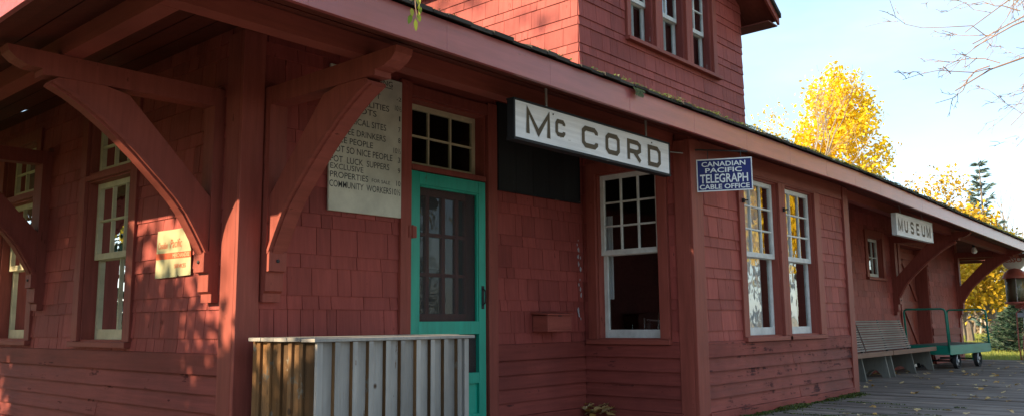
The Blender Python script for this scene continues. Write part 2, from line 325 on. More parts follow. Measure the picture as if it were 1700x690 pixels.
def window(fr, u0, u1, z0, z1, rec, zm, up, lo, cas=(.11, .11, .11), mat='white', trim='trimv', sill=(.09, .045, .06), glass='glass', label=None, lobot=.075, sillmat='trimh'):
    """casing and jambs are the window part; sashes, panes and sill are its sub-parts"""
    m = MB(); l, r, t = cas
    m.box(fr, u0-l, u0, 0, .032, z0, z1+t); m.box(fr, u1, u1+r, 0, .032, z0, z1+t); m.box(fr, u0, u1, 0, .030, z1, z1+t)
    for a, b in ((u0, u0+.014), (u1-.014, u1)): m.box(fr, a, b, -.115, -.001, z0, z1)
    m.box(fr, u0+.014, u1-.014, -.115, -.001, z1-.014, z1); m.box(fr, u0+.014, u1-.014, -.115, -.001, z0-.01, z0+.012)
    w = m.build('window', trim, st, label=label, bevel=.003)
    a, b, c, e = u0+.014, u1-.014, z0+.012, z1-.014
    if lo:
        m, g_ = MB(), MB(); sash(m, g_, fr, a, b, zm-.02, e, -rec, *up); m.build('sash', mat, w, bevel=.002); g_.build('pane', glass, w, recalc=False)
        m, g_ = MB(), MB(); sash(m, g_, fr, a, b, c, zm+.02, -rec-.037, *lo, bot=lobot); m.build('sash', mat, w, bevel=.002); g_.build('pane', glass, w, recalc=False)
    else:
        m, g_ = MB(), MB(); sash(m, g_, fr, a, b, c, e, -rec, *up, bot=lobot); m.build('sash', mat, w, bevel=.002); g_.build('pane', glass, w, recalc=False)
    if sill:
        m = MB(); m.box(fr, u0-sill[0]-.02, u1+sill[0]+.02, .0, sill[2], z0-sill[1], z0-.003); m.build('sill', sillmat, w, bevel=.004)
    return w

# wall openings, in each wall's own (u0, u1, z0, z1)
door = (4.285, 5.155, -.09, 2.0); trans = (4.285, 5.155, 2.01, 2.55)
fwin = (14.62, 15.36, 1.50, 2.19); fdoor = (16.35, 18.15, -.09, 2.2)
bw1 = (7.53, 8.34, .63, 2.20); bw2 = (8.50, 9.30, .63, 2.20); sw = (3.95, 4.63, .625, 2.19)
lw = [(6.34, 7.16, .67, 1.97), (8.30, 9.12, .67, 1.97)]; lt = [(6.34, 7.16, 2.03, 2.50), (8.30, 9.12, 2.03, 2.50)]
tw = [(7.46, 7.98, 3.84, 4.95), (8.13, 8.68, 3.84, 4.95), (8.83, 9.35, 3.84, 4.95)]
H = 2.78
slab(front, XL, XS, -.09, H, [door, trans], 'wall', 'trimh', st, .15)
slab(front, XE, XR, -.09, H, [fwin, fdoor], 'wall', 'trimh', st)
slab(bay, XS, XE, -.09, 2.55, [bw1, bw2], 'wall', 'trimh', st)
slab(side, YB+.116, YF, -.09, 2.70, [sw], 'wall', 'trimh', st)
slab(bayr, YB+.116, YF, -.09, 2.70, [], 'wall', 'trimh', st)
slab(left, YF+.151, YR, -.09, H, lw+lt, 'wall', 'trimh', st)
slab(right, YF+.151, YR, -.09, H, [], 'wall', 'trimh', st)
slab(rear, XL, XR, -.09, H, [], 'wall', 'trimh', st)
slab(tfront, TX0, TX1, H+.002, 5.2, tw, 'tower_wall', 'trimh', st)
slab(tleft, YF+.116, TYB, H, 4.9, [], 'tower_wall', 'trimh', st)
slab(tright, YF+.116, TYB, H, 4.9, [], 'tower_wall', 'trimh', st)
slab(trear, TX0+.151, TX1-.151, H, 4.9, [], 'tower_wall', 'trimh', st)
def grow(h, l, r, t, b): return (h[0]-l, h[1]+r, h[2]-b, h[3]+t)
def clad(fr, u0, u1, holes, top, laps='lap', low=True, z0=.605):
    m = MB(); courses(m, fr, u0, u1, rows(z0, top), holes, .014, .004, .08, .30, .005, .0007); m.build('shingles', 'shingle', st)
    if low:
        m = MB(); courses(m, fr, u0, u1, LAPS, holes, .026, .006, 1.6, 3.4, .003, .001); m.build('siding', laps, st)
        m = MB()
        for a, b, c, e in rects(u0, u1, .466, .602, holes): m.box(fr, a, b, 0, .030, c, e)
        m.build('belt_board', laps, st, bevel=.003)
        m = MB()
        for a, b, c, e in rects(u0-.02, u1+.02, -.09, -.003, holes): m.box(fr, a, b, 0, .045, c, e)
        m.build('base_board', laps, st, bevel=.004)
HD = [grow(door, .11, .115, 0, .1), grow(trans, .11, .115, .13, .02)]
clad(front, XL+.13, 4.177, HD, H); clad(front, 5.269, XS, HD, H)
clad(bay, XS+.17, XE-.14, [grow(bw1, .11, .08, .12, .05), grow(bw2, .08, .15, .12, .05)], 2.215, 'lapbay')
clad(side, YB+.14, YF-.02, [grow(sw, .11, .11, .5, .05)], 2.7)
clad(left, YF+.165, YR-.15, [grow(h, .11, .12, .6, .04) for h in lw], H)
clad(front, XE+.02, 16.209, [grow(fwin, .13, .13, .13, .05)], H); clad(front, 18.165, XR-.15, [], H)
m = MB(); courses(m, front, 16.209, 18.165, rows(2.345, H), [], .017, .004, .08, .3, .0035); m.build('shingles', 'shingle', st)
clad(right, YF+.12, YR-.12, [], H)
m = MB(); courses(m, tfront, TX0, TX1, rows(2.9, 5.1), [(tw[0][0]-.09, tw[2][1]+.11, tw[0][2]-.045, 5.2)], .014, .004, .08, .28, .0035, .0007)
m.build('tower_shingles', 'shingle', st)
m = MB(); courses(m, tleft, YF+.0, TYB, rows(2.9, 4.9), [], .014, .004, .08, .26, .0035, .0007); m.build('tower_shingles', 'shingle', st)
m = MB(); courses(m, tright, YF+.0, TYB, rows(2.9, 4.9), [], .014, .004, .08, .26, .0035, .0007); m.build('tower_shingles', 'shingle', st)

# corner posts and boards
def post(segs, mat='trimv', label=None):
    m = MB()
    for a in segs: m.box(*a)
    return m.build('corner_post', mat, st, label=label, bevel=.005)
post([(front, XL-.035, XL+.128, 0, .035, -.09, 2.70), (left, YF, YF+.163, 0, .035, -.09, 2.70)])
post([(bay, XS-.035, XS+.166, 0, .035, -.09, 2.38), (side, YB, YB+.138, 0, .035, -.09, 2.38)])
post([(bay, XE-.136, XE+.035, 0, .035, -.09, 2.38), (bayr, YB, YB+.12, 0, .035, -.09, 2.38)])
post([(front, XR-.148, XR+.035, 0, .035, -.09, 2.55), (right, YF, YF+.118, 0, .035, -.09, 2.55)])
# header board over the bay's windows
m = MB()
for a, b, c, e in rects(XS+.17, XE-.14, 2.218, 2.40, []): m.box(bay, a, b, 0, .022, c, e)
m.build('frieze_board', 'trimh', st, bevel=.004)
# door and transom casings
m = MB(); z = -.09
m.box(front, 4.178, 4.284, 0, .035, z, 2.66); m.box(front, 5.156, 5.268, 0, .035, z, 2.66); m.box(front, 4.2842, 5.1558, 0, .030, 2.551, 2.64)
for a, b in ((4.285, 4.30), (5.14, 5.155)): m.box(front, a, b, -.149, -.001, -.09, 2.55)
m.box(front, 4.3002, 5.1398, -.149, .022, 1.968, 2.012); m.box(front, 4.3002, 5.1398, -.149, -.001, 2.535, 2.55)
dc = m.build('door_casing', 'trimv', st, bevel=.004)
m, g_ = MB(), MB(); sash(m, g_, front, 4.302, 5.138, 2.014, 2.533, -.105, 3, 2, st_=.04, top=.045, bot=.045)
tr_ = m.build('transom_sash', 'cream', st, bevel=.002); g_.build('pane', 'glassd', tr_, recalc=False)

# windows
lab = 'cream painted window sash in the shaded end wall'
for i, (a, b) in enumerate(zip(lw, lt)):
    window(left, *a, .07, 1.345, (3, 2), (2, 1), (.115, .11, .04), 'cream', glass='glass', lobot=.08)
    m = MB(); z0, z1 = b[2], b[3]
    m.box(left, b[0]-.11, b[0], 0, .032, z0-.018, z1+.1); m.box(left, b[1], b[1]+.11, 0, .032, z0-.018, z1+.1); m.box(left, b[0], b[1], 0, .03, z1, z1+.1)
    for p, q in ((b[0], b[0]+.014), (b[1]-.014, b[1])): m.box(left, p, q, -.115, -.001, z0, z1)
    m.box(left, b[0]+.014, b[1]-.014, -.115, -.001, z1-.014, z1); m.box(left, b[0]+.014, b[1]-.014, -.115, -.001, z0-.01, z0+.01)
    w = m.build('transom_window', 'trimv', st, bevel=.003)
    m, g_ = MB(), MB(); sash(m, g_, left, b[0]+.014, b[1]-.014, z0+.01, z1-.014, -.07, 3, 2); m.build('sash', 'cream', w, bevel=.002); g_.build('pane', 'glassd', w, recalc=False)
window(side, *sw, .045, 1.43, (3, 3), (1, 1), (.10, .10, .11), 'white', glass='glassd')
window(bay, *bw1, .04, 1.43, (3, 3), (1, 1), (.11, .08, .012), 'white')
window(bay, *bw2, .04, 1.43, (3, 3), (1, 1), (.0795, .15, .012), 'white')
window(front, *fwin, .06, 1.8, (3, 2), None, (.12, .12, .12), 'white', lobot=.06)
for k, t_ in enumerate(tw):
    window(tfront, *t_, .08, 4.36, (2, 2), (1, 1), ((.07, .075, .1), (.0745, .075, .1), (.0745, .10, .1))[k], 'white', trim='trimv', sill=None)
m = MB(); m.box(tfront, 7.37, 9.50, 0, .07, 3.795, 3.837); m.build('tower_sill', 'trimh', st, bevel=.004)
# peeling strips of the tower's mullions
for u in (7.937, 8.637, 9.307): m = MB(); m.box(tfront, u, u+.028, -.08, -.006, 3.86, 4.93); m.build('window_stop', 'peel', st)
# small sash locks on the bay mullions
for u in (7.49, 8.43): m = MB(); m.box(bay, u-.012, u+.012, .03, .055, 1.91, 1.95); m.tube([bay.p(u, .05, 1.93), bay.p(u, .09, 1.93)], .007); m.build('shutter_hook', 'iron', st)

# flakes of bare wood where the paint has come off beside the bay
for k in range(17):
    c = Vector((6.44+rnd.uniform(-.03, .03), .8+k*.048+rnd.uniform(-.02, .02))); m = MB(); n = 7
    if k in (3, 4, 9): continue
    rr = rnd.uniform(.008, .02); poly = [(c.x+rr*math.cos(q*6.283/n)*rnd.uniform(.4, 1), c.y+rr*1.9*math.sin(q*6.283/n)*rnd.uniform(.4, 1)) for q in range(n)]
    m.prism(front, poly, .016, .0175, 'd'); m.build('paint_flake', 'chip', st)
# doors
z = -.09
m = MB(); fd = .004
def sbox(a, b, c, e, d0=-.03, d1=.012): m.box(front, a, b, d0, d1, c, e)
sbox(4.302, 4.385, -.07, 1.962); sbox(5.055, 5.138, -.07, 1.962); sbox(4.385, 5.055, 1.86, 1.961, -.03, .011)
sbox(4.385, 5.055, .695, .80, -.03, .011); sbox(4.385, 5.055, .30, .388, -.03, .011); sbox(4.385, 5.055, -.07, .06, -.03, .011)
sbox(4.705, 4.735, .388, .695, -.028, .008)
for a, b, c, e in ((4.385, 4.40, .80, 1.86), (5.04, 5.055, .80, 1.86)): sbox(a, b, c, e, -.025, .004)
sbox(4.40, 5.04, 1.843, 1.86, -.025, .004)
sd = m.build('screen_door', 'teal', st, bevel=.003)
m = MB(); m.box(front, 4.385, 5.055, -.026, -.012, .06, .30); m.build('panel', 'teal', sd)
m = MB(); m.face([front.p(4.39, -.018, .39), front.p(5.05, -.018, .39), front.p(5.05, -.018, .695), front.p(4.39, -.018, .695)], .5)
m.face([front.p(4.40, -.018, .80), front.p(5.04, -.018, .80), front.p(5.04, -.018, 1.843), front.p(4.40, -.018, 1.843)], .5); m.build('screen', 'screen', sd, recalc=False)
m = MB(); m.tube([front.p(5.10, .012, .93), front.p(5.10, .04, .95), front.p(5.10, .045, 1.0), front.p(5.10, .04, 1.05), front.p(5.10, .012, 1.07)], .006); m.box(front, 5.085, 5.115, .012, .016, .90, 1.09); m.build('handle', 'iron', sd)
for zz in (1.48, .35):
    m = MB(); m.box(front, 4.255, 4.33, .035, .043, zz-.045, zz+.045); m.tube([front.p(4.288, .045, zz-.05), front.p(4.288, .045, zz+.05)], .009); m.build('hinge', 'trimv', sd)
m = MB()
def ibox(a, b, c, e, d1=-.105): m.box(front, a, b, -.145, d1, c, e)
ibox(4.30, 4.44, -.08, 1.965); ibox(5.02, 5.139, -.08, 1.965); ibox(4.44, 5.02, 1.80, 1.965, -.106); ibox(4.44, 5.02, -.08, .86, -.106)
for u in (4.585, 4.765, 4.92): ibox(u-.017, u+.017, .86, 1.80, -.108)
for zz in (1.17, 1.49):
    for a, b in ((4.44, 4.568), (4.602, 4.748), (4.782, 4.903), (4.937, 5.02)): ibox(a, b, zz-.014, zz+.014, -.110)
idr = m.build('inner_door', 'trimv', st, bevel=.003, label='red glazed door behind the green screen door')
m = MB(); m.face([front.p(4.44, -.128, .86), front.p(5.02, -.128, .86), front.p(5.02, -.128, 1.80), front.p(4.44, -.128, 1.80)], .5); m.build('pane', 'glass', idr, recalc=False)
m = MB(); m.box(front, 4.61, 4.74, -.134, -.131, 1.22, 1.47); m.build('notice', 'paper', idr)
# freight door at the far end
m = MB(); m.box(front, 16.21, 16.349, 0, .035, z, 2.34); m.box(front, 16.3492, 18.16, 0, .03, 2.201, 2.34)
m.box(front, 16.35, 16.365, -.30, -.001, z, 2.2); m.box(front, 18.12, 18.15, -.30, -.001, z, 2.2); m.box(front, 16.365, 18.12, -.30, -.001, 2.17, 2.2)
m.build('freight_door_casing', 'trimv', st, bevel=.004, label='dark deep casing of the freight door')
m = MB(); u = 16.37
while u < 18.08: w = min(.115, 18.115-u); m.box(front, u+.002, u+w-.002, -.26, -.235, z+.02, 2.165); u += .115
fdd = m.build('freight_door', 'trimv', st)
m = MB()
for zz in (.05, 1.0, 1.95): m.box(front, 16.38, 18.11, -.234, -.205, zz, zz+.13)
for a, b in (((16.40, .19), (17.22, .99)), ((17.26, .99), (18.08, .19)), ((16.40, 1.14), (17.22, 1.94)), ((17.26, 1.94), (18.08, 1.14))):
    m.prism(front, [(a[0]-.07, a[1]), (a[0]+.07, a[1]), (b[0]+.07, b[1]), (b[0]-.07, b[1])], -.234, -.208, 'd')
m.build('door_brace', 'trimh', fdd)

# eaves: beam, soffit, fascia, brackets
E0Y, E0X, E1X, E1Y = YF-1.52, XL-1.52, XR+1.5, YR+1.52
ZF, ZT = 2.31, 2.485
def ring(o): return (XL-o, YF-o, XR+o, YR+o)
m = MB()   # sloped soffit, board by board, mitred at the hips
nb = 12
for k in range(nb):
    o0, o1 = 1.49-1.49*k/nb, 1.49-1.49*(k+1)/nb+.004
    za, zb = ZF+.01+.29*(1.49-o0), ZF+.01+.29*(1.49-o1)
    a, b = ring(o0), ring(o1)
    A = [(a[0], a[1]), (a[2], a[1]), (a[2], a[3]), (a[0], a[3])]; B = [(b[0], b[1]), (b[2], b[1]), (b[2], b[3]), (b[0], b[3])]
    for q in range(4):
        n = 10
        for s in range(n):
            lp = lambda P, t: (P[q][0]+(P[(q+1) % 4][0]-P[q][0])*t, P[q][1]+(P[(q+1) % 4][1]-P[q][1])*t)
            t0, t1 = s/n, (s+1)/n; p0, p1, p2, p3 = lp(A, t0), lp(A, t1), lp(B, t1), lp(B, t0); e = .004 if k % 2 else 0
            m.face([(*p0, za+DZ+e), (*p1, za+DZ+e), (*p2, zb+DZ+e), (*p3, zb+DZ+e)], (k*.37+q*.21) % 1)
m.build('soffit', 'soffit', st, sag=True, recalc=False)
def beam(o0, o1, z0, z1, name, mat):
    for seg in (('x', XL-o1, XS-.0), ('x', XE, XR+o1), ('y', 0, 0), ('r', 0, 0)):
        m = MB()
        if seg[0] == 'x':
            n = 8
            for k in range(n): a = seg[1]+(seg[2]-seg[1])*k/n; b = seg[1]+(seg[2]-seg[1])*(k+1)/n; m.hexa([(u, v, w+DZ) for w in (z0, z1) for u, v in ((a, YF-o1), (b, YF-o1), (b, YF-o0), (a, YF-o0))], .4)
        elif seg[0] == 'y': m.hexa([(u, v, w+DZ) for w in (z0, z1) for u, v in ((XL-o1, YF-o0+.002), (XL-o0, YF-o0+.002), (XL-o0, YR+o0), (XL-o1, YR+o0))], .6)
        else: m.hexa([(u, v, w+DZ) for w in (z0, z1) for u, v in ((XR+o0, YF-o0+.002), (XR+o1, YF-o0+.002), (XR+o1, YR+o0), (XR+o0, YR+o0))], .6)
        m.build(name, mat, st, sag=True)
beam(.93, 1.04, 2.34, 2.52, 'eave_beam', 'trimh')
m = MB(); r_ = rnd.random
xs = [E0X, 5.08, 8.9, 12.4, 15.9, 19.0, E1X]
for a, b in zip(xs[:-1], xs[1:]):
    n = 4; rr_ = rnd.random()
    for k in range(n): p, q = a+(b-a)*k/n, a+(b-a)*(k+1)/n; g1 = .0015 if k == n-1 and b < E1X else 0; m.hexa([(u, v, w+DZ) for w in (ZF-.005, ZT) for u, v in ((p, E0Y), (q-g1, E0Y), (q-g1, E0Y+.028), (p, E0Y+.028))], rr_)
for x0 in (E0X, E1X-.028): m.hexa([(u, v, w+DZ) for w in (ZF-.005, ZT) for u, v in ((x0, E0Y+.0285), (x0+.028, E0Y+.0285), (x0+.028, E1Y), (x0, E1Y))])
m.build('fascia', 'fascia', st, sag=True, bevel=.002)
# hip roof
m = MB(); sl_ = .40; hw = (E1Y-E0Y)/2; RZ = ZT+.012
rz = RZ+sl_*hw; ym = (E0Y+E1Y)/2; n = 24
for k in range(n):
    t0, t1 = k/n, (k+1)/n; e0, e1 = E0X+(E1X-E0X)*t0, E0X+(E1X-E0X)*t1
    cl = lambda x: min(max(x, E0X+hw), E1X-hw)
    for y0, in ((E0Y-.03,), (E1Y+.03,)):
        P = [(e0, y0, RZ+DZ), (e1, y0, RZ+DZ), (cl(e1), ym, rz+DZ), (cl(e0), ym, rz+DZ)]
        if cl(e1)-cl(e0) < 1e-6: P = P[:3]
        m.face(P, .5)
m.face([(E0X-.03, E0Y, RZ+DZ), (E0X+hw, ym, rz+DZ), (E0X-.03, E1Y, RZ+DZ)], .5); m.face([(E1X+.03, E0Y, RZ+DZ), (E1X+hw*-1, ym, rz+DZ), (E1X+.03, E1Y, RZ+DZ)], .5)
m.build('roof', 'roof', st, sag=True, recalc=False)
m = MB(); x = E0X-.03
while x < E1X+.02:
    w = rnd.uniform(.09, .2); j = rnd.uniform(0, .018); zz = ZT+rnd.uniform(0, .003)
    P = [(x+.003, E0Y-.028-j, zz), (x+w, E0Y-.028-j, zz), (x+w, E0Y+.25, zz+.105), (x+.003, E0Y+.25, zz+.105)]
    t = rnd.uniform(.016, .026); m.hexa([(a, b, c+DZ) for a, b, c in P]+[(a, b, c+DZ+t) for a, b, c in P]); x += w+.002
y = E0Y
while y < E1Y:
    w = rnd.uniform(.09, .2); j = rnd.uniform(0, .018); P = [(E0X-.028-j, y, ZT), (E0X-.028-j, y+w, ZT), (E0X+.25, y+w, ZT+.105), (E0X+.25, y, ZT+.105)]
    m.hexa([(a, b, c+DZ) for a, b, c in P]+[(a, b, c+DZ+.02) for a, b, c in P]); y += w+.002
m.build('roof_edge_shingles', 'roof', st, sag=True)
m = MB()
for k in range(15000):
    x = rnd.uniform(2.2, 21.5); dens = min(1, max(.06, (x-3.8)/2.6)) * (.45+.55*math.sin(x*2.3+math.sin(x*5.1)*1.5)**2)
    if rnd.random() > dens: continue
    back = rnd.random()**1.6*.2; y = E0Y-.035+back; zz = ZT+.024+.4*back+rnd.uniform(-.012, .020)*(1+.6*math.sin(x*9)); s = rnd.uniform(.006, .015)
    c = Vector((x, y, zz+DZ)); a = Vector((rnd.uniform(-1, 1), rnd.uniform(-1, 1), rnd.uniform(-1, 1))).normalized(); b = a.orthogonal().normalized(); e = a.cross(b)
    m.face([c+a*s, c+b*s, c-a*s*.6-b*s*.4, ], rnd.random()); m.face([c+e*s, c+a*s*.7, c-b*s], rnd.random())
for xx in (5.12, 5.17):
    for k in range(60): c = Vector((xx+rnd.gauss(0, .02), E0Y-.04, ZT+DZ-rnd.random()*.05)); m.face([c, c+Vector((.02, 0, .004)), c+Vector((.006, -.004, -.02))])
mo = m.build('moss_edge', 'moss', st, sag=True, recalc=False); mo['kind'] = 'stuff'
# brackets
def bracket(fr, u0, th=.13, dz=0):
    m = MB(); P = lambda L_: [(a, b+dz) for a, b in L_]
    m.prism(fr, P([(0, .93), (.06, .93), (.06, .985), (.085, 1.0), (.085, 1.12), (.12, 1.125), (.12, 1.25), (.085, 1.26), (.085, 2.338), (0, 2.338)]), u0, u0+th, r=.5)
    m.prism(fr, P([(.0852, 2.22), (1.08, 2.205), (1.14, 2.20), (1.14, 2.235), (1.22, 2.24), (1.28, 2.265), (1.32, 2.30), (1.33, 2.337), (.0852, 2.337)]), u0+.003, u0+th-.003, r=.3)
    lo = [(.0852, 1.245), (.12, 1.31), (.17, 1.395), (.235, 1.50), (.31, 1.59), (.39, 1.67), (.48, 1.755), (.57, 1.84), (.67, 1.925), (.78, 2.01), (.88, 2.08), (.98, 2.14), (1.08, 2.185)]
    hi = []
    n = len(lo)
    for k in range(n): t = k/(n-1); hi.append((.0852+(.68-.0852)*min(1, t*1.25), 1.61+(2.219-1.61)*min(1, t*1.25)))
    hi = [(a, b) if k < n-3 else (.68+(1.05-.68)*(k-(n-4))/3, 2.2035 + .0145*(1-(k-(n-4))/3)) for k, (a, b) in enumerate(hi)]
    for k in range(n-1):
        q = P([lo[k], lo[k+1], hi[k+1], hi[k]]); i = len(m.v)
        for t in (u0+.012, u0+th-.012):
            for a, b in q: m.v.append(tuple(fr.p(t, a, b)))
        m.f += [(i, i+1, i+2, i+3), (i+7, i+6, i+5, i+4), (i, i+4, i+5, i+1), (i+3, i+2, i+6, i+7)]; m.r += [.7]*4
    b = m.build('bracket', 'trimv', st, bevel=0)
    m = MB()     # the two-strip moulding under the curve
    for wd, t0, t1 in ((.0, 0, .022), (.028, .0222, .034)):
        for k in range(n-1):
            (a, c), (e, f) = lo[k], lo[k+1]; L_ = math.hypot(e-a, f-c); nx_, nz_ = (f-c)/L_, -(e-a)/L_
            q = P([(a+nx_*t0, c+nz_*t0), (e+nx_*t0, f+nz_*t0), (e+nx_*t1, f+nz_*t1), (a+nx_*t1, c+nz_*t1)]); i = len(m.v)
            for t in (u0-.004+wd, u0+th+.004-wd):
                for aa, bb in q: m.v.append(tuple(fr.p(t, aa, bb)))
            m.f += [(i, i+1, i+2, i+3), (i+7, i+6, i+5, i+4), (i+3, i+2, i+6, i+7), (i, i+4, i+5, i+1), (i+1, i+5, i+6, i+2), (i, i+3, i+7, i+4)]; m.r += [.5]*6
    m.build('moulding', 'trimh', b)
    m = MB(); m.lathe(fr.p(u0+th/2, .12, 1.19+dz), [(.012, 0), (.012, .006), (.006, .010)], 10, axis=fr.n.copy()); m.build('bolt', 'iron', b)
bracket(front, 2.995); bracket(left, 5.02); bracket(left, 7.96, dz=0)
bracket(front, 15.84, dz=-.07); bracket(front, XR-.14, dz=-.12)
# tower roof: front gable with barge boards
TG = F(0, 0, 1, 0, 0, 1); pk = 8.365; ex0, ex1 = TX0-.30, TX1+.30; ez = 4.70; ty0, ty1 = YF-.42, TYB+.4; pit_ = .66
pz = ez+pit_*(pk-ex0)
for sgn, ex in ((-1, ex0), (1, ex1)):
    m = MB(); m.prism(TG, [(ex, ez+.09), (pk, pz+.09), (pk, pz+.15), (ex, ez+.15)], ty0-.03, ty1, 'd'); m.build('tower_roof', 'roof', st)
    m = MB(); m.prism(TG, [(ex, ez), (ex, ez+.16-.072), (pk, pz+.088), (pk, pz-.085)], ty0, ty0+.03, 'd', .5); m.build('barge_board', 'trimh', st)
    m = MB()
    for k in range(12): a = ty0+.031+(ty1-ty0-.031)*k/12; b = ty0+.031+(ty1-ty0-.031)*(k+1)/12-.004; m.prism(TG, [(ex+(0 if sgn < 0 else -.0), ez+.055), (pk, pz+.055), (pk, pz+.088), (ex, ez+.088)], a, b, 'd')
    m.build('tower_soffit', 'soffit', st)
m = MB()
zt = lambda u: ez+.05+pit_*(min(u, 2*pk-u)-ex0)
m.prism(TG, [(TX0, 4.9), (TX1, 4.9), (TX1, zt(TX1)), (pk, zt(pk)), (TX0, zt(TX0))], YF-.003, YF+.1, 'd'); m.build('gable_wall', 'shingle', st)
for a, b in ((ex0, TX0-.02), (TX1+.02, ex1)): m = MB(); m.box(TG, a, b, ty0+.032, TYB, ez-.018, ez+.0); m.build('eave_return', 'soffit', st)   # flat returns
# inside: floor, ceiling, a partition
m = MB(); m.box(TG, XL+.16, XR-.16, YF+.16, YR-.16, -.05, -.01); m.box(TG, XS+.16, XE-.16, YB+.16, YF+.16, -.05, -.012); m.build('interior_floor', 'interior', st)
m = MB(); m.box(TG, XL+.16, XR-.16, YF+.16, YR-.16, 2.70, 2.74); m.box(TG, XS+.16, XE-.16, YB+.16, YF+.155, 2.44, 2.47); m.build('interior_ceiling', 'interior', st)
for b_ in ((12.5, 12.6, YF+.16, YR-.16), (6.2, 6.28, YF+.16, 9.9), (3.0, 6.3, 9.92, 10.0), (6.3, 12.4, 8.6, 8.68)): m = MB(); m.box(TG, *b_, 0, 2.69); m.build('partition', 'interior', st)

# ------------------------------------------------------------------ lettering
def text_polys(txt, bold=0.0, sx=1, font_res=3):
    cu = bpy.data.curves.new('t', 'FONT'); cu.body = txt; cu.size = 1; cu.offset = bold; cu.resolution_u = font_res; cu.fill_mode = 'NONE' if False else 'FRONT'
    o = bpy.data.objects.new('t', cu); C.objects.link(o); bpy.context.view_layer.update()
    me = bpy.data.meshes.new_from_object(o.evaluated_get(bpy.context.evaluated_depsgraph_get()))
    vs_ = [v.co.copy() for v in me.vertices]; fs = [tuple(p.vertices) for p in me.polygons]
    bpy.data.objects.remove(o); bpy.data.curves.remove(cu); bpy.data.meshes.remove(me); return vs_, fs
def letter(parent, fr, txt, u0, u1, z0, z1, d, mat, bold=.01, flip=False, slant=0, rise=0):
    """txt fitted into the rectangle (u0..u1, z0..z1); flip where the wall's u runs leftwards as read"""
    vs_, fs = text_polys(txt, bold); xs_ = [v.x for v in vs_]; ys = [v.y for v in vs_]; a, b, c, e = min(xs_), max(xs_), min(ys), max(ys)
    m = MB(); i = 0
    for v in vs_:
        tx, tz = (v.x-a)/(b-a), (v.y-c)/(e-c); tx2 = tx+slant*tz
        u = u1-(u1-u0)*tx2 if flip else u0+(u1-u0)*tx2
        m.v.append(tuple(fr.p(u, d, z0+(z1-z0)*tz+rise*tx)))
    m.f = fs; m.r = [.5]*len(fs)
    return m.build('lettering', mat, parent, recalc=False)
def stroke(m, fr, pts, w, d, closed=False, th=.002):
    P = [Vector(p) for p in pts]; n = len(P); off = []
    for k in range(n):
        a = P[k]-P[k-1] if (k or closed) else P[1]-P[0]; b = P[(k+1) % n]-P[k] if (k < n-1 or closed) else P[-1]-P[-2]
        a, b = a.normalized(), b.normalized(); na, nb_ = Vector((-a.y, a.x)), Vector((-b.y, b.x)); mi = (na+nb_)
        mi = mi.normalized(); off.append(mi*min(w*.9, (w/2)/max(.3, mi.dot(na))))
    rng = n if closed else n-1
    for k in range(rng):
        j = (k+1) % n; q = [P[k]+off[k], P[k]-off[k], P[j]-off[j], P[j]+off[j]]
        m.face([fr.p(a.x, d, a.y) for a in q], .5)
GL = dict(M=([[(0, 0), (0, 1.0), (.5, .12), (1, 1.0), (1, 0)]], [0]), C=([[(.94, .70), (.94, .80), (.80, .93), (.20, .93), (.05, .78), (.05, .22), (.20, .07), (.80, .07), (.94, .20), (.94, .30)]], [0]),
 O=([[(.05, .22), (.05, .78), (.2, .93), (.8, .93), (.95, .78), (.95, .22), (.8, .07), (.2, .07)]], [1]), D=([[(.06, .07), (.06, .93), (.75, .93), (.95, .76), (.95, .24), (.75, .07)]], [1]),
 R=([[(.06, 0), (.06, .93), (.74, .93), (.93, .82), (.93, .56), (.74, .45), (.15, .45)], [(.52, .40), (.95, 0)]], [0, 0]),
 U=([[(.06, 1), (.06, .22), (.22, .07), (.78, .07), (.94, .22), (.94, 1)]], [0]), E=([[(.95, .93), (.07, .93), (.07, .07), (.95, .07)], [(.15, .5), (.80, .5)]], [0, 0]),
 S=([[(.94, .74), (.94, .82), (.8, .93), (.2, .93), (.06, .80), (.06, .66), (.2, .53), (.8, .47), (.94, .36), (.94, .20), (.8, .07), (.2, .07), (.06, .18), (.06, .27)]], [0]))
def glyph(parent, fr, ch, u0, u1, z0, z1, w, d, mat):
    m = MB(); A, cl = GL[ch]; i = w/2
    for k, (pl, c) in enumerate(zip(A, cl)):
        stroke(m, fr, [(u0+i+(u1-u0-w)*x, (z0+(z1-z0)*y) if y in (0, 1, 1.0) else z0+i*.0+(z1-z0)*y) for x, y in pl], w, d+.0004*k, c)
    return m.build('letter', mat, parent, recalc=False)

# the long station sign, hung on two rods under the eave
sg = thing('station_sign', 'long white hanging sign reading Mc CORD with black edge and chipped paint', 'sign', (5.0, 3.5, 2.05))
sf = F(0, 3.5, 1, 0, 0, -1)
m = MB(); m.box(sf, 4.045, 5.985, -.045, 0, 1.985, 2.232, .4); m.build('board', 'signw', sg)
m = MB(); m.box(sf, 4.028, 6.0, -.062, .006, 2.2325, 2.247); m.box(sf, 4.028, 6.0, -.062, .006, 1.965, 1.9845); m.box(sf, 4.028, 4.0445, -.055, .004, 1.985, 2.232); m.box(sf, 5.9855, 6.0, -.062, .004, 1.985, 2.232)
m.build('edge_frame', 'signblack', sg, bevel=.002)
for ch, a, b, c, e, w in (('M', 4.155, 4.412, 2.026, 2.186, .036), ('C', 4.464, 4.586, 2.066, 2.174, .030), ('C', 4.765, 4.985, 2.036, 2.182, .036), ('O', 5.062, 5.268, 2.031, 2.178, .036), ('R', 5.352, 5.572, 2.023, 2.179, .036), ('D', 5.647, 5.862, 2.018, 2.177, .036)):
    glyph(sg, sf, ch, a, b, c, e, w, .0025, 'brown')
for x, k in ((4.41, 0), (5.69, 1)): m = MB(); m.tube([(x, 3.53, 2.247+DZ), (x, 3.53, 2.395+DZ)], .009); m.build('hanger_rod', 'galv', sg)
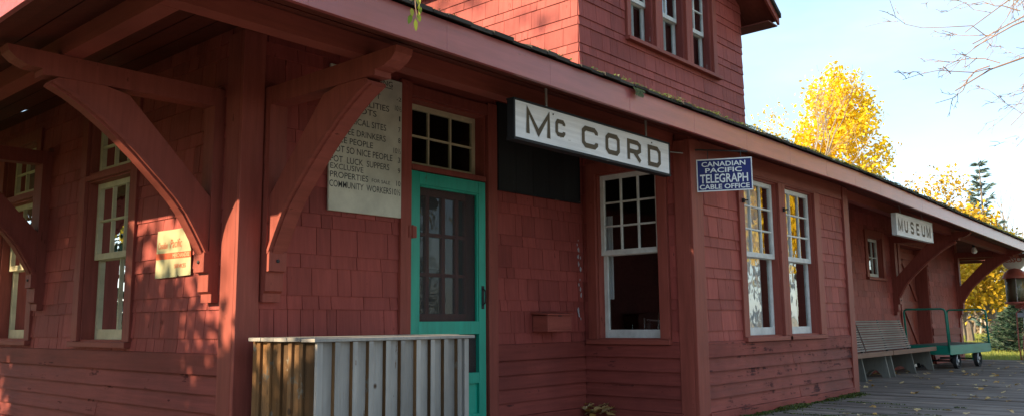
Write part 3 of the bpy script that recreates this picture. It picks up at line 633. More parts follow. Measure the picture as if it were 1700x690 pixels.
for x in (4.445, 5.72):
    m = MB(); m.lathe(sf.p(x, .001, 2.205), [(.006, 0), (.006, .004), (.003, .005)], 8, axis=Vector((0, -1, 0))); m.build('screw', 'iron', sg)
# museum sign
sg = thing('museum_sign', 'smaller white hanging sign reading MUSEUM near the bracket', 'sign', (12.8, 3.5, 1.98))
m = MB(); m.box(sf, 11.93, 13.64, -.05, 0, 1.935, 2.205, .4); m.build('board', 'signw', sg)
m = MB(); m.box(sf, 11.915, 13.655, -.06, .006, 2.2055, 2.22); m.box(sf, 11.915, 13.655, -.06, .006, 1.918, 1.9345); m.box(sf, 11.915, 11.9295, -.06, .004, 1.935, 2.205); m.box(sf, 13.6405, 13.655, -.06, .004, 1.935, 2.205); m.build('edge_frame', 'white', sg)
for ch, a, b in (('M', 12.0, 12.20), ('U', 12.27, 12.44), ('S', 12.545, 12.715), ('E', 12.82, 12.99), ('U', 13.08, 13.26), ('M', 13.335, 13.545)): glyph(sg, sf, ch, a, b, 1.985, 2.145, .036, .0025, 'brown')
for x in (12.25, 13.3): m = MB(); m.tube([(x, 3.525, 2.22+DZ), (x, 3.55, 2.40+DZ-.02*(x-10))], .008); m.build('hanger_rod', 'galv', sg)
# blue enamel telegraph sign on a rod from the bay's corner
dx, dy = 6.80-6.60, 3.197-3.612; L_ = math.hypot(dx, dy); ux, uy = dx/L_, dy/L_
tf = F(6.555, 3.560, ux, uy, uy, -ux); tl = L_+.012
sg = thing('telegraph_sign', 'small blue enamel sign with white capitals, Canadian Pacific Telegraph Cable Office', 'sign', (6.7, 3.4, 1.99))
m = MB(); m.box(tf, 0, tl, -.006, 0, 1.903, 2.190, .5); m.build('plate', 'blue', sg)
m = MB()
for a in ((0, tl, .0005, .003, 2.180, 2.190), (0, tl, .0005, .003, 1.903, 1.913), (0, .009, .0005, .003, 1.913, 2.180), (tl-.009, tl, .0005, .003, 1.913, 2.180)): m.box(tf, *a)
m.build('border', 'wtext', sg)
for t_, a, b, c, e, bo in (('CANADIAN', .045, .418, 2.122, 2.166, .018), ('PACIFIC', .075, .385, 2.067, 2.110, .018), ('TELEGRAPH', .028, .435, 1.976, 2.055, .018), ('CABLE OFFICE', .022, .445, 1.922, 1.965, .022)):
    letter(sg, tf, t_, a, b, c, e, .0035, 'wtext', bo)
m = MB(); m.tube([(6.585, 3.60, 2.29+DZ), (6.61, 3.56, 2.29+DZ), (6.80, 3.19, 2.25+DZ)], .007); m.build('hanging_rod', 'iron', sg)
for t_ in (.1, .38):
    m = MB(); m.tube([tf.p(t_, 0, 2.185), tf.p(t_, 0, 2.275-.03*t_)], .003); m.build('hook', 'iron', sg)
m = MB(); m.tube([(6.10, 4.0, 2.325+DZ), (6.4, 3.75, 2.27+DZ), (6.56, 3.60, 2.25+DZ)], .007); m.build('stay_wire', 'galv', sg)
# score board between the bracket and the door
sg = thing('rating_board', 'tall pale board of black lettered ratings beside the green door', 'sign', (3.83, 4.76, 1.6))
m = MB(); m.box(front, 3.503, 4.172, .022, .042, 1.572, 2.625, .3); m.build('board', 'board', sg, bevel=.004)
for t_, a, b, c, e in (('McCORD RATING', 3.55, 4.075, 2.562, 2.605), ('CLIMATE - HOT', 3.513, 3.955, 2.447, 2.490), ('-2', 4.115, 4.163, 2.468, 2.498), ('PERSONALITIES', 3.513, 4.043, 2.366, 2.412), ('10½', 4.10, 4.165, 2.388, 2.430),
    ('BIG SHOTS', 3.513, 3.922, 2.305, 2.350), ('1', 4.142, 4.155, 2.312, 2.352), ('HISTORICAL SITES', 3.512, 4.016, 2.215, 2.262), ('7', 4.135, 4.158, 2.225, 2.265), ('COFFEE DRINKERS', 3.512, 4.012, 2.130, 2.176), ('8', 4.135, 4.158, 2.142, 2.182),
    ('NICE PEOPLE', 3.512, 3.892, 2.062, 2.106), ('10½', 4.09, 4.162, 2.058, 2.100), ('NOT SO NICE PEOPLE', 3.509, 4.080, 1.992, 2.040), ('3', 4.135, 4.158, 1.990, 2.030), ('POT  LUCK  SUPPERS', 3.511, 4.050, 1.918, 1.964), ('9', 4.135, 4.158, 1.908, 1.948),
    ('EXCLUSIVE', 3.512, 3.806, 1.868, 1.908), ('PROPERTIES', 3.512, 3.852, 1.806, 1.850), ('FOR SALE', 3.885, 4.060, 1.812, 1.838), ('10', 4.12, 4.162, 1.810, 1.850), ('COMMUNITY  WORKERS10½', 3.507, 4.160, 1.738, 1.786)):
    letter(sg, front, t_, a, b, c, e, .0425, 'ink', .006)
m = MB(); m.box(front, 3.55, 4.075, .0422, .0432, 2.548, 2.553); m.build('underline', 'ink', sg)
# black board over the bay's side
sg = thing('blackboard', 'dark weathered black board fixed to the wall behind the long hanging sign', 'board', (5.86, 4.76, 1.9))
m = MB(); 
for k in range(5): a = 5.285+1.152*k/5; m.box(front, a, a+1.152/5-.002, .018, .036, 1.93, 2.69)
m.build('planks', 'black', sg)
m = MB(); m.box(front, 5.275, 6.45, .018, .044, 1.912, 1.9295); m.box(front, 5.275, 5.2845, .018, .044, 1.93, 2.69); m.box(front, 6.4385, 6.45, .018, .044, 1.93, 2.69); m.build('frame', 'signblack', sg)
# tin poster on the end wall, its corner cut
sg = thing('tin_poster', 'yellowed torn tin poster with red band reading Canadian Pacific Merchandise Services', 'poster', (2.83, 5.6, 1.12))
m = MB(); m.prism(left, [(5.855, 1.455), (5.66, 1.452), (5.475, 1.453), (5.44, 1.41), (5.405, 1.36), (5.372, 1.30), (5.368, 1.22), (5.362, 1.125), (5.52, 1.122), (5.535, 1.132), (5.548, 1.12), (5.868, 1.118)], .022, .026, 'd', .5); m.build('sheet', 'poster', sg)
m = MB(); m.prism(left, [(5.865, 1.250), (5.865, 1.294), (5.372, 1.288), (5.366, 1.246)], .0262, .0270, 'd', .5); m.build('red_band', 'redink', sg)
letter(sg, left, 'Canadian', 5.70, 5.84, 1.325, 1.372, .0274, 'redink', .0, True, .05); letter(sg, left, 'Pacific', 5.50, 5.66, 1.325, 1.385, .0274, 'redink', .0, True, .05)
letter(sg, left, 'MERCHANDISE', 5.385, 5.62, 1.255, 1.283, .0276, 'poster', .015, True); letter(sg, left, 'SERVICES', 5.43, 5.59, 1.180, 1.208, .0274, 'redink', .01, True)
# wall box
sg = thing('wall_box', 'small red wooden box with sloping lid fixed under the black board', 'box', (5.9, 4.72, .70))
m = MB(); m.box(front, 5.735, 6.075, .02, .19, .705, .72); m.box(front, 5.735, 5.75, .02, .19, .7205, .845); m.box(front, 6.06, 6.075, .02, .19, .7205, .845); m.box(front, 5.7505, 6.0595, .175, .191, .7205, .845); m.build('body', 'trimh', sg, bevel=.003)
m = MB(); m.prism(front, [(.02, .875), (.02, .860), (.208, .847), (.208, .860)], 5.715, 6.095); m.build('lid', 'trimh', sg, bevel=.002)
m = MB(); m.box(front, 5.885, 5.925, .1915, .196, .838, .846); m.build('latch', 'iron', sg)

# ------------------------------------------------------------------ curtains and things on sills
def curtain(fr, u0, u1, z0, z1, d, label, lean=0.0):
    m = MB(); n = 36
    for k in range(n):
        a, b = k/n, (k+1)/n; f = lambda t: d+.012*math.sin(t*31)+.008*math.sin(t*67+1)
        U = lambda t, top: u0+(u1-u0)*t*(1 if top else 1+lean)
        m.face([fr.p(U(a, 0), f(a), z0), fr.p(U(b, 0), f(b), z0), fr.p(U(b, 1), f(b)*1.02, z1), fr.p(U(a, 1), f(a)*1.02, z1)], .5)
    o = tag(m.build('curtain', 'curtain', None, smooth=True, recalc=False), label, 'curtain', 'white curtains in the windows'); o.location = (0, 0, 0)
    c = fr.p((u0+u1)/2, d, z0); recenter(o, c); return o
curtain(bay, 7.50, 8.20, .66, 2.19, -.135, 'white curtain in the left window of the bay front')
curtain(bay, 8.46, 8.98, .66, 2.19, -.135, 'white curtain drawn to one side in the right bay front window', .22)
curtain(tfront, 7.45, 7.82, 3.86, 4.93, -.155, 'white curtain behind the leftmost tower window')
curtain(tfront, 8.12, 8.52, 3.86, 4.93, -.155, 'white curtain behind the middle tower window')
curtain(tfront, 8.79, 9.02, 3.86, 4.93, -.155, 'narrow white curtain behind the right tower window')
curtain(side, 4.56, 4.74, 1.0, 1.80, -.17, 'short white curtain at the left of the bay side window')
for k, (y, h, r_, lb) in enumerate(((4.38, .10, .017, 'leftmost small glass insulator bottle on the bay side window sill'), (4.25, .16, .015, 'middle glass bottle with thin neck on the bay side window sill'), (4.10, .21, .013, 'tallest glass bottle on the bay side window sill'))):
    m = MB(); m.lathe((XS+.19, y, .655+DZ), [(r_, 0), (r_*1.1, .01), (r_*.95, h*.45), (r_*.4, h*.62), (r_*.36, h*.95), (r_*.5, h)], 14); o = m.build('bottle', 'bottle', None, smooth=True); tag(o, lb, 'bottle', 'glass bottles on the inside sill'); recenter(o, (XS+.19, y, .655+DZ))
t = thing('telegraph_key', 'dark metal instrument behind the bottles inside the bay side window', 'instrument', (XS+.3, 4.22, .655+DZ))
m = MB(); m.box(side, 4.10, 4.34, -.38, -.26, .655, .68); m.build('base', 'jar', t); m = MB(); m.lathe((XS+.32, 4.28, .68+DZ), [(.03, 0), (.03, .08), (.012, .09), (.012, .12)], 14); m.build('coil', 'jar', t); m = MB(); m.tube([(XS+.32, 4.16, .68+DZ), (XS+.32, 4.16, .79+DZ), (XS+.32, 4.30, .80+DZ)], .008); m.build('lever', 'steel', t)
m = MB(); m.box(G0, XS+.16, XS+.45, YB+.2, YF-.0, .625+DZ, .654+DZ); o = m.build('sill_shelf', 'trimh', st)

# ------------------------------------------------------------------ the wooden bin by the door
bx = thing('wooden_bin', 'weathered board and batten wooden bin standing against the wall beside the green door', 'bin', (3.5, 4.3, 0))
X0, X1, Y0, Y1, ZB = 2.90, 4.11, 4.02, 4.66, .775
cf = F(0, Y0, 1, 0, 0, -1, 0); cl_ = F(X0, 0, 0, 1, -1, 0, 0); crr = F(X1, 0, 0, 1, 1, 0, 0)
u = X0; k = 0
while u < X1-.02:
    w = min(.125, X1-u); m = MB(); m.box(cf, u+.001, u+w-.002, -.02, 0, 0.004, ZB-.001); m.build('board', 'greywood', bx, bevel=.002)
    if k:
        o_ = rnd.uniform(-.006, .006); m = MB(); m.box(cf, u-.019+o_, u+.017+o_, .0005, .0285, .004, ZB-.004); bt_ = m.build('batten', 'tanwood', bx)
        m = MB(); m.box(cf, u-.018+o_, u+.016+o_, .0286, .032, .004, ZB-.004); m.build('weathered_face', 'greywood', bt_)
    u += w; k += 1
for a in (X0-.012, X1-.030): m = MB(); m.box(cf, a, a+.040, .0005, .021, .004, ZB-.003); m.build('batten', 'greywood', bx, bevel=.002)
y = Y0; k = 0
while y < Y1-.02:
    w = min(.11, Y1-y); m = MB(); m.box(cl_, y+.0215, y+w-.002+.02, -.02, 0, .004, ZB-.001); m.build('side_board', 'tanwood', bx, bevel=.002, label='golden brown less weathered side board')
    if k: m = MB(); m.box(cl_, y-.0, y+.036, .0005, .018, .004, ZB-.004); m.build('side_batten', 'tanwood', bx, bevel=.002)
    y += w; k += 1
m = MB(); m.box(crr, Y0+.021, Y1, -.02, 0, .004, ZB-.001); m.build('end_panel', 'greywood', bx)
for k in range(5):
    a = Y0-.035+k*.137; m = MB(); e = rnd.uniform(-.003, .003); m.box(F(0, 0, 1, 0, 0, 1, 0), X0-.045+rnd.uniform(0, .006), X1+.055-(.0 if k == 0 else rnd.uniform(.0, .08)), a, a+.132, ZB+.0005+e*.3, ZB+.022+e); m.build('lid_board', 'greywood', bx, bevel=.002)

# ------------------------------------------------------------------ benches
def make_bench(x0, label):
    t = thing('slatted_bench', label, 'bench', (x0, 4.5, 0), 'slatted benches end to end against the wall'); Lb = 2.32
    bf = lambda a: F(0, 0, 1, 0, 0, 1, 0)
    G = F(0, 0, 1, 0, 0, 1, 0)
    for a in (x0+.10, x0+Lb/2, x0+Lb-.13):
        m = MB(); pr = [(4.20, 0), (4.26, .355), (4.66, .325), (4.68, 0), (4.60, 0), (4.56, .05), (4.50, .10), (4.44, .12), (4.38, .10), (4.33, .05), (4.30, 0)]
        m.prism(G, pr, a, a+.04); m.build('leg', 'benchleg', t, bevel=.003)
    m = MB()
    for k in range(7): y = 4.205+k*.056; m.hexa([(u, v, w+.4-.028-(v-4.2)*.09-.0) for w in (0, .028) for u, v in ((x0+.01, y), (x0+Lb-.01, y), (x0+Lb-.01, y+.050), (x0+.01, y+.050))])
    m.build('seat', 'bench', t)
    m = MB(); m.box(G, x0, x0+Lb, 4.165, 4.203, .335, .405); m.build('front_rail', 'benchrail', t, bevel=.005)
    m = MB()
    for k in range(13):
        z = .385+k*.0375; y = 4.575+(z-.385)*.32; m.hexa([(u, y+(v-z)*.32+w, v) for v in (z, z+.025) for u, w in ((x0+.015, 0), (x0+Lb-.015, 0), (x0+Lb-.015, .018), (x0+.015, .018))])
    m.build('backrest', 'bench', t)
    for a in (x0, x0+Lb/2-.02, x0+Lb-.035):
        m = MB(); m.prism(G, [(4.595, .34), (4.635, .34), (4.80-.03, .865), (4.752, .872)], a, a+.03); m.build('back_support', 'iron', t)
    return t
make_bench(11.27, 'nearer slatted wooden bench, partly hidden behind the corner of the bay')
make_bench(13.62, 'farther slatted wooden bench, between the other bench and the green cart')

# ------------------------------------------------------------------ green baggage cart
A = Vector((16.13, 4.02, 0)); ca = math.radians(-4.5); U = Vector((math.cos(ca), math.sin(ca), 0)); V = Vector((-U.y, U.x, 0))
ct = thing('baggage_cart', 'green railway baggage cart with pipe hoops and iron spoked wheels', 'cart', (17.2, 4.3, 0))
kf = F(A.x, A.y, U.x, U.y, V.x, V.y, 0); LC, WC = 2.15, .66
m = MB()
for k in range(12): a = LC*k/12; m.box(kf, a, a+LC/12-.006, .0, WC, .395, .425)
m.build('deck', 'cartdeck', ct)
m = MB(); m.box(kf, 0, LC, -.035, -.001, .255, .415); m.box(kf, 0, LC, WC+.001, WC+.035, .255, .415); m.box(kf, -.035, -.001, -.035, WC+.035, .255, .415); m.box(kf, LC+.001, LC+.035, -.035, WC+.035, .255, .415); m.build('frame', 'cart', ct, bevel=.005)
for a, s_ in ((-.02, -1), (LC-.0, 1)):
    m = MB(); r = .017; lean = .0
    pts = [(a, -.02, .30), (a+lean*.5, -.02, .75), (a, -.02, .99), (a, -.005, 1.035), (a, .04, 1.05), (a, WC/2, 1.05), (a, WC-.04, 1.05), (a, WC+.005, 1.035), (a, WC+.02, .99), (a, WC+.02, .30)]
    m.tube([kf.p(u+s_*.0+(-.10*(z_-.3) if True else 0), dd, z_) for u, dd, z_ in pts], r, 10); m.build('handle_hoop', 'cart', ct, smooth=True)
def wheel(c, ax, R_, cast=False, col='steel'):
    w = MB(); n = 28; a = Vector((0, 0, 1)); b = ax.cross(a); t_ = .032
    prof = [(R_, -t_), (R_, t_), (R_*.90, t_), (R_*.86, .012), (R_*.86, -.012), (R_*.90, -t_)]
    i = len(w.v)
    for q in range(n):
        an = 2*math.pi*q/n
        for rr, zz in prof: w.v.append(tuple(c+ax*zz+(a*math.cos(an)+b*math.sin(an))*rr))
    for q in range(n):
        for k in range(6): w.f.append((i+q*6+k, i+q*6+(k+1) % 6, i+((q+1) % n)*6+(k+1) % 6, i+((q+1) % n)*6+k)); w.r.append(.5)
    o = w.build('wheel', 'rubber', ct, smooth=False)
    s = MB()
    for q in range(6): an = 2*math.pi*q/6+.3; e = (a*math.cos(an)+b*math.sin(an)); s.tube([c+e*.02, c+e*R_*.88], [.014, .010], 6)
    s.lathe(c-ax*.035, [(.022, 0), (.032, .01), (.032, .06), (.022, .07)], 12, axis=ax); s.build('spokes', col, o); return o
wheel(kf.p(.42, .02, .135), Vector((V.x, V.y, 0)), .133); wheel(kf.p(.42, WC-.02, .135), Vector((V.x, V.y, 0)), .133)
wheel(kf.p(1.48, .0, .145), Vector((V.x, V.y, 0)), .143); wheel(kf.p(1.93, WC-.12, .12), (V*.9+U*.3).normalized(), .118, col='iron')
m = MB(); m.tube([kf.p(.42, 0, .135), kf.p(.42, WC, .135)], .014); m.build('axle', 'iron', ct); m = MB(); m.tube([kf.p(1.48, 0, .145), kf.p(1.48, WC, .145)], .014); m.build('axle', 'iron', ct)
for a, dd in ((.42, .06), (.42, WC-.06), (1.48, .06), (1.93, WC-.12)): m = MB(); m.prism(kf, [(dd-.015, .11), (dd+.015, .11), (dd+.015, .26), (dd-.015, .26)], a-.05, a+.05); m.build('wheel_bracket', 'cart', ct)
m = MB(); m.tube([kf.p(.42, WC/2, .16), kf.p(1.48, WC/2, .16)], .011); m.build('reach_bar', 'iron', ct)

# lamp under the eave
lt_ = thing('eave_lamp', 'bare round bulb in a small socket under the eave by the museum sign', 'lamp', (18.0, 3.9, 2.12))
m = MB(); m.lathe((18.0, 3.9, 2.24), [(.025, 0), (.03, .02), (.03, .09), (.02, .17), (.02, .22)], 14); m.build('socket', 'iron', lt_)
m = MB(); m.lathe((18.0, 3.9, 2.115), [(.006, 0), (.035, .012), (.052, .04), (.052, .065), (.038, .10), (.02, .13)], 18); m.build('bulb', 'bulb', lt_, smooth=True)

# ------------------------------------------------------------------ the visible-glass fuel pump beyond the platform
PX, PY = 21.747, 3.93
BX, BY = 21.70, 3.70
fp = thing('fuel_pump', 'tall red antique fuel pump with glass cylinder and white ESSO globe', 'fuel pump', (BX, BY, -.28))
m = MB(); m.lathe((BX, BY, -.28), [(.24, 0), (.24, .08), (.17, .12), (.16, .60), (.17, .62), (.17, .68), (.15, .70)], 24); m.build('column', 'redmetal', fp)
m = MB(); m.lathe((BX, BY, .42), [(.14, 0), (.13, .60), (.15, .62), (.15, .66)], 24); m.build('upper_column', 'palemetal', fp, label='pale grey upper column')
m = MB(); m.lathe((BX, BY, 1.081), [(.17, 0), (.17, .03), (.10, .05), (.10, .09)], 20); m.tube([(BX, BY, 1.12), (PX, PY-.05, 1.16), (PX, PY, 1.20)], [.09, .08, .10], 12); m.lathe((PX, PY, 1.17), [(.12, 0), (.24, .035), (.25, .05), (.25, .075)], 28); m.build('neck', 'redmetal', fp)
m = MB(); m.lathe((PX, PY, 1.247), [(.205, 0), (.205, .52)], 28); m.build('glass_cylinder', 'glassd', fp, smooth=True)
m = MB(); m.lathe((PX, PY, 1.249), [(.175, 0), (.175, .51)], 24); m.build('fuel_column', 'amber', fp)
for k in range(6): an = k*math.pi/3+.2; m = MB(); m.tube([(PX+.225*math.cos(an), PY+.225*math.sin(an), 1.24), (PX+.225*math.cos(an), PY+.225*math.sin(an), 1.78)], .012, 8); m.build('guard_rod', 'galv', fp)
m = MB(); m.lathe((PX, PY, 1.765), [(.25, 0), (.262, .015), (.25, .05), (.215, .12), (.15, .19), (.08, .225), (.06, .25)], 28); m.build('dome_cap', 'redmetal', fp, smooth=True)
gc = Vector((PX, PY, 2.18)); gax = Vector((-PX, -PY, 0)).normalized()
m = MB(); m.lathe(gc-gax*.085, [(.15, 0), (.215, .02), (.232, .05), (.236, .085), (.232, .12), (.215, .15), (.15, .17)], 30, axis=gax); gl_ = m.build('globe', 'globe', fp, smooth=True)
gf = F(gc.x, gc.y, gax.y, -gax.x, gax.x, gax.y, gc.z); gf.u = Vector((-gax.y, gax.x, 0)); letter(gl_, gf, 'ESSO', -.16, .16, -.05, .065, .0875, 'redink', .02)
m = MB(); m.tube([(BX-.05, BY+.12, 1.10), (BX-.08, BY+.24, 1.0), (BX-.08, BY+.25, .3), (BX-.06, BY+.22, -.1), (BX-.04, BY+.17, .1), (BX-.04, BY+.15, .5)], .014, 8); m.build('hose', 'redmetal', fp, smooth=True)
m = MB(); m.box(F(BX, BY, 0, 1, -1, 0, 0), .10, .26, .02, .08, .90, 1.0); m.build('nozzle_box', 'palemetal', fp, bevel=.005)

# ------------------------------------------------------------------ vegetation
def leafquad(m, c, s, r=None, flat=.0):
    a = Vector((rnd.gauss(0, 1), rnd.gauss(0, 1), rnd.gauss(0, 1)-flat)).normalized(); b = a.orthogonal().normalized(); w = rnd.random()*6.28; e = a.cross(b); b, e = b*math.cos(w)+e*math.sin(w), e*math.cos(w)-b*math.sin(w)
    m.face([c-b*s, c-e*s*.62+a*s*.12, c+b*s*1.05, c+e*s*.62+a*s*.12], r)
def grow_tree(base, h, r0, seed, spread=.55, levels=4, first=.25, ll=.55, lean=Vector((0, 0, 0)), nbr=(4, 5, 4), wob=.16, upw=.35):
    """a tapered trunk, limbs and twigs; returns the wood and the twig points that carry leaves"""
    rg = random.Random(seed); m = MB(); tips = []
    def br(p, d, L, r, lv):
        n = 6 if lv < 2 else 4; pts = [p.copy()]; rad = [r]; q = p.copy(); dd = d.copy()
        for k in range(n):
            dd = (dd+Vector((rg.gauss(0, wob), rg.gauss(0, wob), rg.gauss(0, wob*.6)+.04*upw))+lean*.05).normalized(); q = q+dd*L/n; pts.append(q.copy()); rad.append(max(.003, r*(1-.75*(k+1)/n) if lv else r*(1-.85*(k+1)/n)))
        m.tube(pts, rad, 8 if lv == 0 else (5 if lv < 3 else 3), .3+.4*rg.random(), cap=False)
        if lv >= levels-2: tips.extend([(pts[k], rad[k], lv) for k in range(1, n+1)])
        if lv >= levels-1: return
        nb_ = int(nbr[min(lv, len(nbr)-1)]*(2.6 if lv == 0 else 1))
        for k in range(nb_):
            t = (first if lv == 0 else .25)+(1-(first if lv == 0 else .25))*(k+rg.random()*.8)/nb_; f = t*n; i = min(n-1, int(f)); pp = pts[i].lerp(pts[i+1], f-i)
            az = k*2.4+rg.random(); ax = (pts[i+1]-pts[i]).normalized(); o = ax.orthogonal().normalized(); o = o*math.cos(az)+ax.cross(o)*math.sin(az)
            sp = spread*rg.uniform(.8, 1.3); nd = (ax*math.cos(sp)+o*math.sin(sp)+Vector((0, 0, upw*.25))).normalized()
            br(pp, nd, L*(.55 if lv else ll*.76)*(1.15-.6*t)*rg.uniform(.8, 1.2)*(1.0 if lv else 1.1), max(.004, rad[i]*.55), lv+1)
    br(Vector(base), Vector((0, 0, 1)), h, r0, 0); return m, tips
def tree(name, label, base, h, r0, seed, nl, ls, mat, bark='bark', group=None, cat='tree', clus=.25, env=None, zmin=0, **kw):
    t = thing(name, label, cat, base, group); m, tips = grow_tree(base, h, r0, seed, **kw); m.build('trunk', bark, t, recalc=False)
    rg = random.Random(seed+5); tp = [x for x in tips if x[0].z > zmin]
    if nl:
        l = MB()
        for k in range(nl):
            p, _, lv = tp[rg.randrange(len(tp))]; c = p+Vector((rg.gauss(0, clus), rg.gauss(0, clus), rg.gauss(0, clus*.8)))
            if env:      # (height of the crown's middle, half width, half height): pale gaps between leafy clumps
                if k == 0: cl = []
                if k == 0:
                    while len(cl) < 130:
                        q = Vector((rg.uniform(-1, 1), rg.uniform(-1, 1), rg.uniform(-1, 1)))
                        if q.length < 1: w_ = 1-.5*max(0, q.z); cl.append(Vector((base[0]+q.x*env[1]*w_, base[1]+q.y*env[1]*w_, env[0]+q.z*env[2])))
                if k % 12: q = cl[rg.randrange(130)]; c = q+Vector((rg.gauss(0, .2), rg.gauss(0, .2), rg.gauss(0, .22)))
                elif ((c.x-base[0])**2+(c.y-base[1])**2)/env[1]**2+((c.z-env[0])/env[2])**2 > 1.15: continue
            leafquad(l, c, ls*rg.uniform(.6, 1.2), rg.random())
        l.build('crown', mat, t, recalc=False)
    return t
def at_px(px, dist):      # ground direction of a picture column, turned into a real place
    x = (px-850)/1389.7; a = yaw-math.atan(x); return (dist*math.cos(a), dist*math.sin(a))
GZ = -.28
x, y = at_px(1406, 30); tree('aspen_tree', 'bright yellow aspen rising behind the station roof', (x, y, GZ), 6.9, .10, 21, 9500, .078, 'yleaf', 'palebark', clus=.2, spread=.45, zmin=3.0, upw=.8, ll=.40, env=(7.0, 1.5, 2.5))
x, y = at_px(1285, 30); tree('aspen_tree', 'nearly bare aspen with few yellow leaves next to the tower', (x, y, GZ), 8.4, .10, 33, 900, .07, 'yleaf', 'palebark', clus=.3, spread=.5, zmin=4, upw=.8, env=(6.4, 1.25, 1.9))
x, y = at_px(1665, 37); tree('larch_tree', 'broad golden tree behind the pump with a grey trunk', (x, y, GZ), 4.5, .22, 8, 13000, .10, 'oleaf', 'bark', clus=.42, spread=.85, zmin=1.6, first=.22, upw=.1)
x, y = at_px(1600, 43); tree('larch_tree', 'golden tree at the building corner behind the far bracket', (x, y, GZ), 4.6, .2, 9, 12000, .11, 'oleaf', 'bark', clus=.45, spread=.8, zmin=1.2, first=.2, upw=.1)
x, y = at_px(1560, 42); tree('birch_tree', 'thin orange leaved tree just above the far roof edge', (x, y, GZ), 6.6, .13, 10, 1500, .09, 'oleaf', 'bark', clus=.3, spread=.6, zmin=2, upw=.3)
def spruce(label, base, h, R_, seed, mat, dens=1.0, sc=1.0, gap=0):
    rg = random.Random(seed); t = thing('spruce_tree', label, 'tree', base); m, l = MB(), MB(); b = Vector(base)
    m.tube([b, b+Vector((0, 0, h*.5)), b+Vector((0, 0, h))], [h*.016, h*.009, .008], 7, .4, cap=False)
    z = h*.06
    while z < h*.985:
        f = 1-z/h; nb_ = rg.randint(5, 7) if not gap else rg.randint(3, 5)
        for k in range(nb_):
            an = rg.random()*6.28; L_ = R_*(f**.85)*rg.uniform(.6, 1.15)+.08; o = Vector((math.cos(an), math.sin(an), 0)); p0 = b+Vector((0, 0, z)); pts = [p0+o*L_*s+Vector((0, 0, L_*((-.35*s+.45*s*s) if not gap else (.1*s+.45*s*s)))) for s in (0, .35, .7, 1)]
            m.tube(pts, [.014*f+.005, .010*f+.004, .006, .003], 3, .5, cap=False)
            n = int((10+L_*26)*dens)
            for q in range(n):
                s = rg.uniform(.12, 1.02)*3; i = min(2, int(s)); c = pts[i].lerp(pts[i+1], min(1.05, s-i)); side_ = o.cross(Vector((0, 0, 1)))
                d_ = (o*.9+side_*rg.uniform(-1, 1)+Vector((0, 0, rg.uniform(-.35, .5)))).normalized(); a_ = d_.cross(Vector((rg.gauss(0, 1), rg.gauss(0, 1), rg.gauss(0, 1)))).normalized(); ln = rg.uniform(.10, .24)*sc; wd = .022*sc
                rr = rg.random(); l.face([c-a_*wd*.5, c+d_*ln*.5-a_*wd, c+d_*ln, c+d_*ln*.5+a_*wd], rr)
        z += h*(.028 if not gap else .034)*rg.uniform(.8, 1.3)
    m.build('trunk', 'bark', t, recalc=False); l.build('crown', mat, t, recalc=False); return t
x, y = at_px(1638, 52); spruce('tall slender blue green spruce above the far end of the roof', (x, y, GZ), 9.9, 1.8, 3, 'bneedle', 1.3, 1.9, gap=1)
x, y = at_px(1692, 31); spruce('dark green young spruce behind the fuel pump', (x, y, GZ), 1.9, 1.4, 4, 'needle', 2.2, .8)
x, y = at_px(1666, 35); spruce('low dark spruce behind the green cart and golden tree trunk', (x, y, GZ), 1.45, 1.0, 5, 'needle', 2.0, .6)
# thin trunks of the wood's edge, with a brush line and a far tree belt
for k in range(16):
    px = 1572+k*8.6+rnd.uniform(-3, 3); dd = rnd.uniform(52, 68); x, y = at_px(px, dd)
    tree('bare_aspen', 'thin leafless aspen at the edge of the pale field', (x, y, GZ), rnd.uniform(6, 9), .075, 100+k, 0, .1, 'oleaf', 'palebark' if k % 2 else 'bark', group='thin bare aspens at the field edge', levels=3, nbr=(4, 3, 3), spread=.5)
m = MB()
for k in range(26000):
    px = rnd.uniform(1480, 1860); dd = rnd.uniform(74, 100); x, y = at_px(px, dd); hh = 1.0+2.2*abs(math.sin(px*.05)+.5*math.sin(px*.13))
    leafquad(m, Vector((x, y, GZ+rnd.random()**1.4*hh)), rnd.uniform(.08, .24), rnd.random())
o = m.build('brush', 'bush', None, recalc=False); o['kind'] = 'stuff'
# autumn trees on the other side of the tracks (seen in the window panes)
for k, (x, y, h) in enumerate(((22.5, -3.8, 6.5), (27.5, -4.6, 7.5), (33, -8, 11), (14, -13, 10), (42, -12, 13), (9, -17, 11), (1, -18, 12), (24, -17, 13))):
    tree('poplar_tree', ['golden poplar across the platform, seen mirrored in the bay windows', 'golden poplar across the tracks, farther from the bay', 'golden poplar far along the tracks', 'golden poplar opposite the screen door', 'golden poplar at the far end of the tracks', 'golden poplar opposite the bin', 'golden poplar opposite the end wall', 'tall golden poplar behind the nearer row'][k], (x, y, GZ), h, .18, 200+k, 5200, .15, 'yleaf' if k in (0, 1, 2, 4, 7) else 'dleaf', 'bark', group='poplars across the tracks', clus=.45, zmin=1.2, spread=.6)
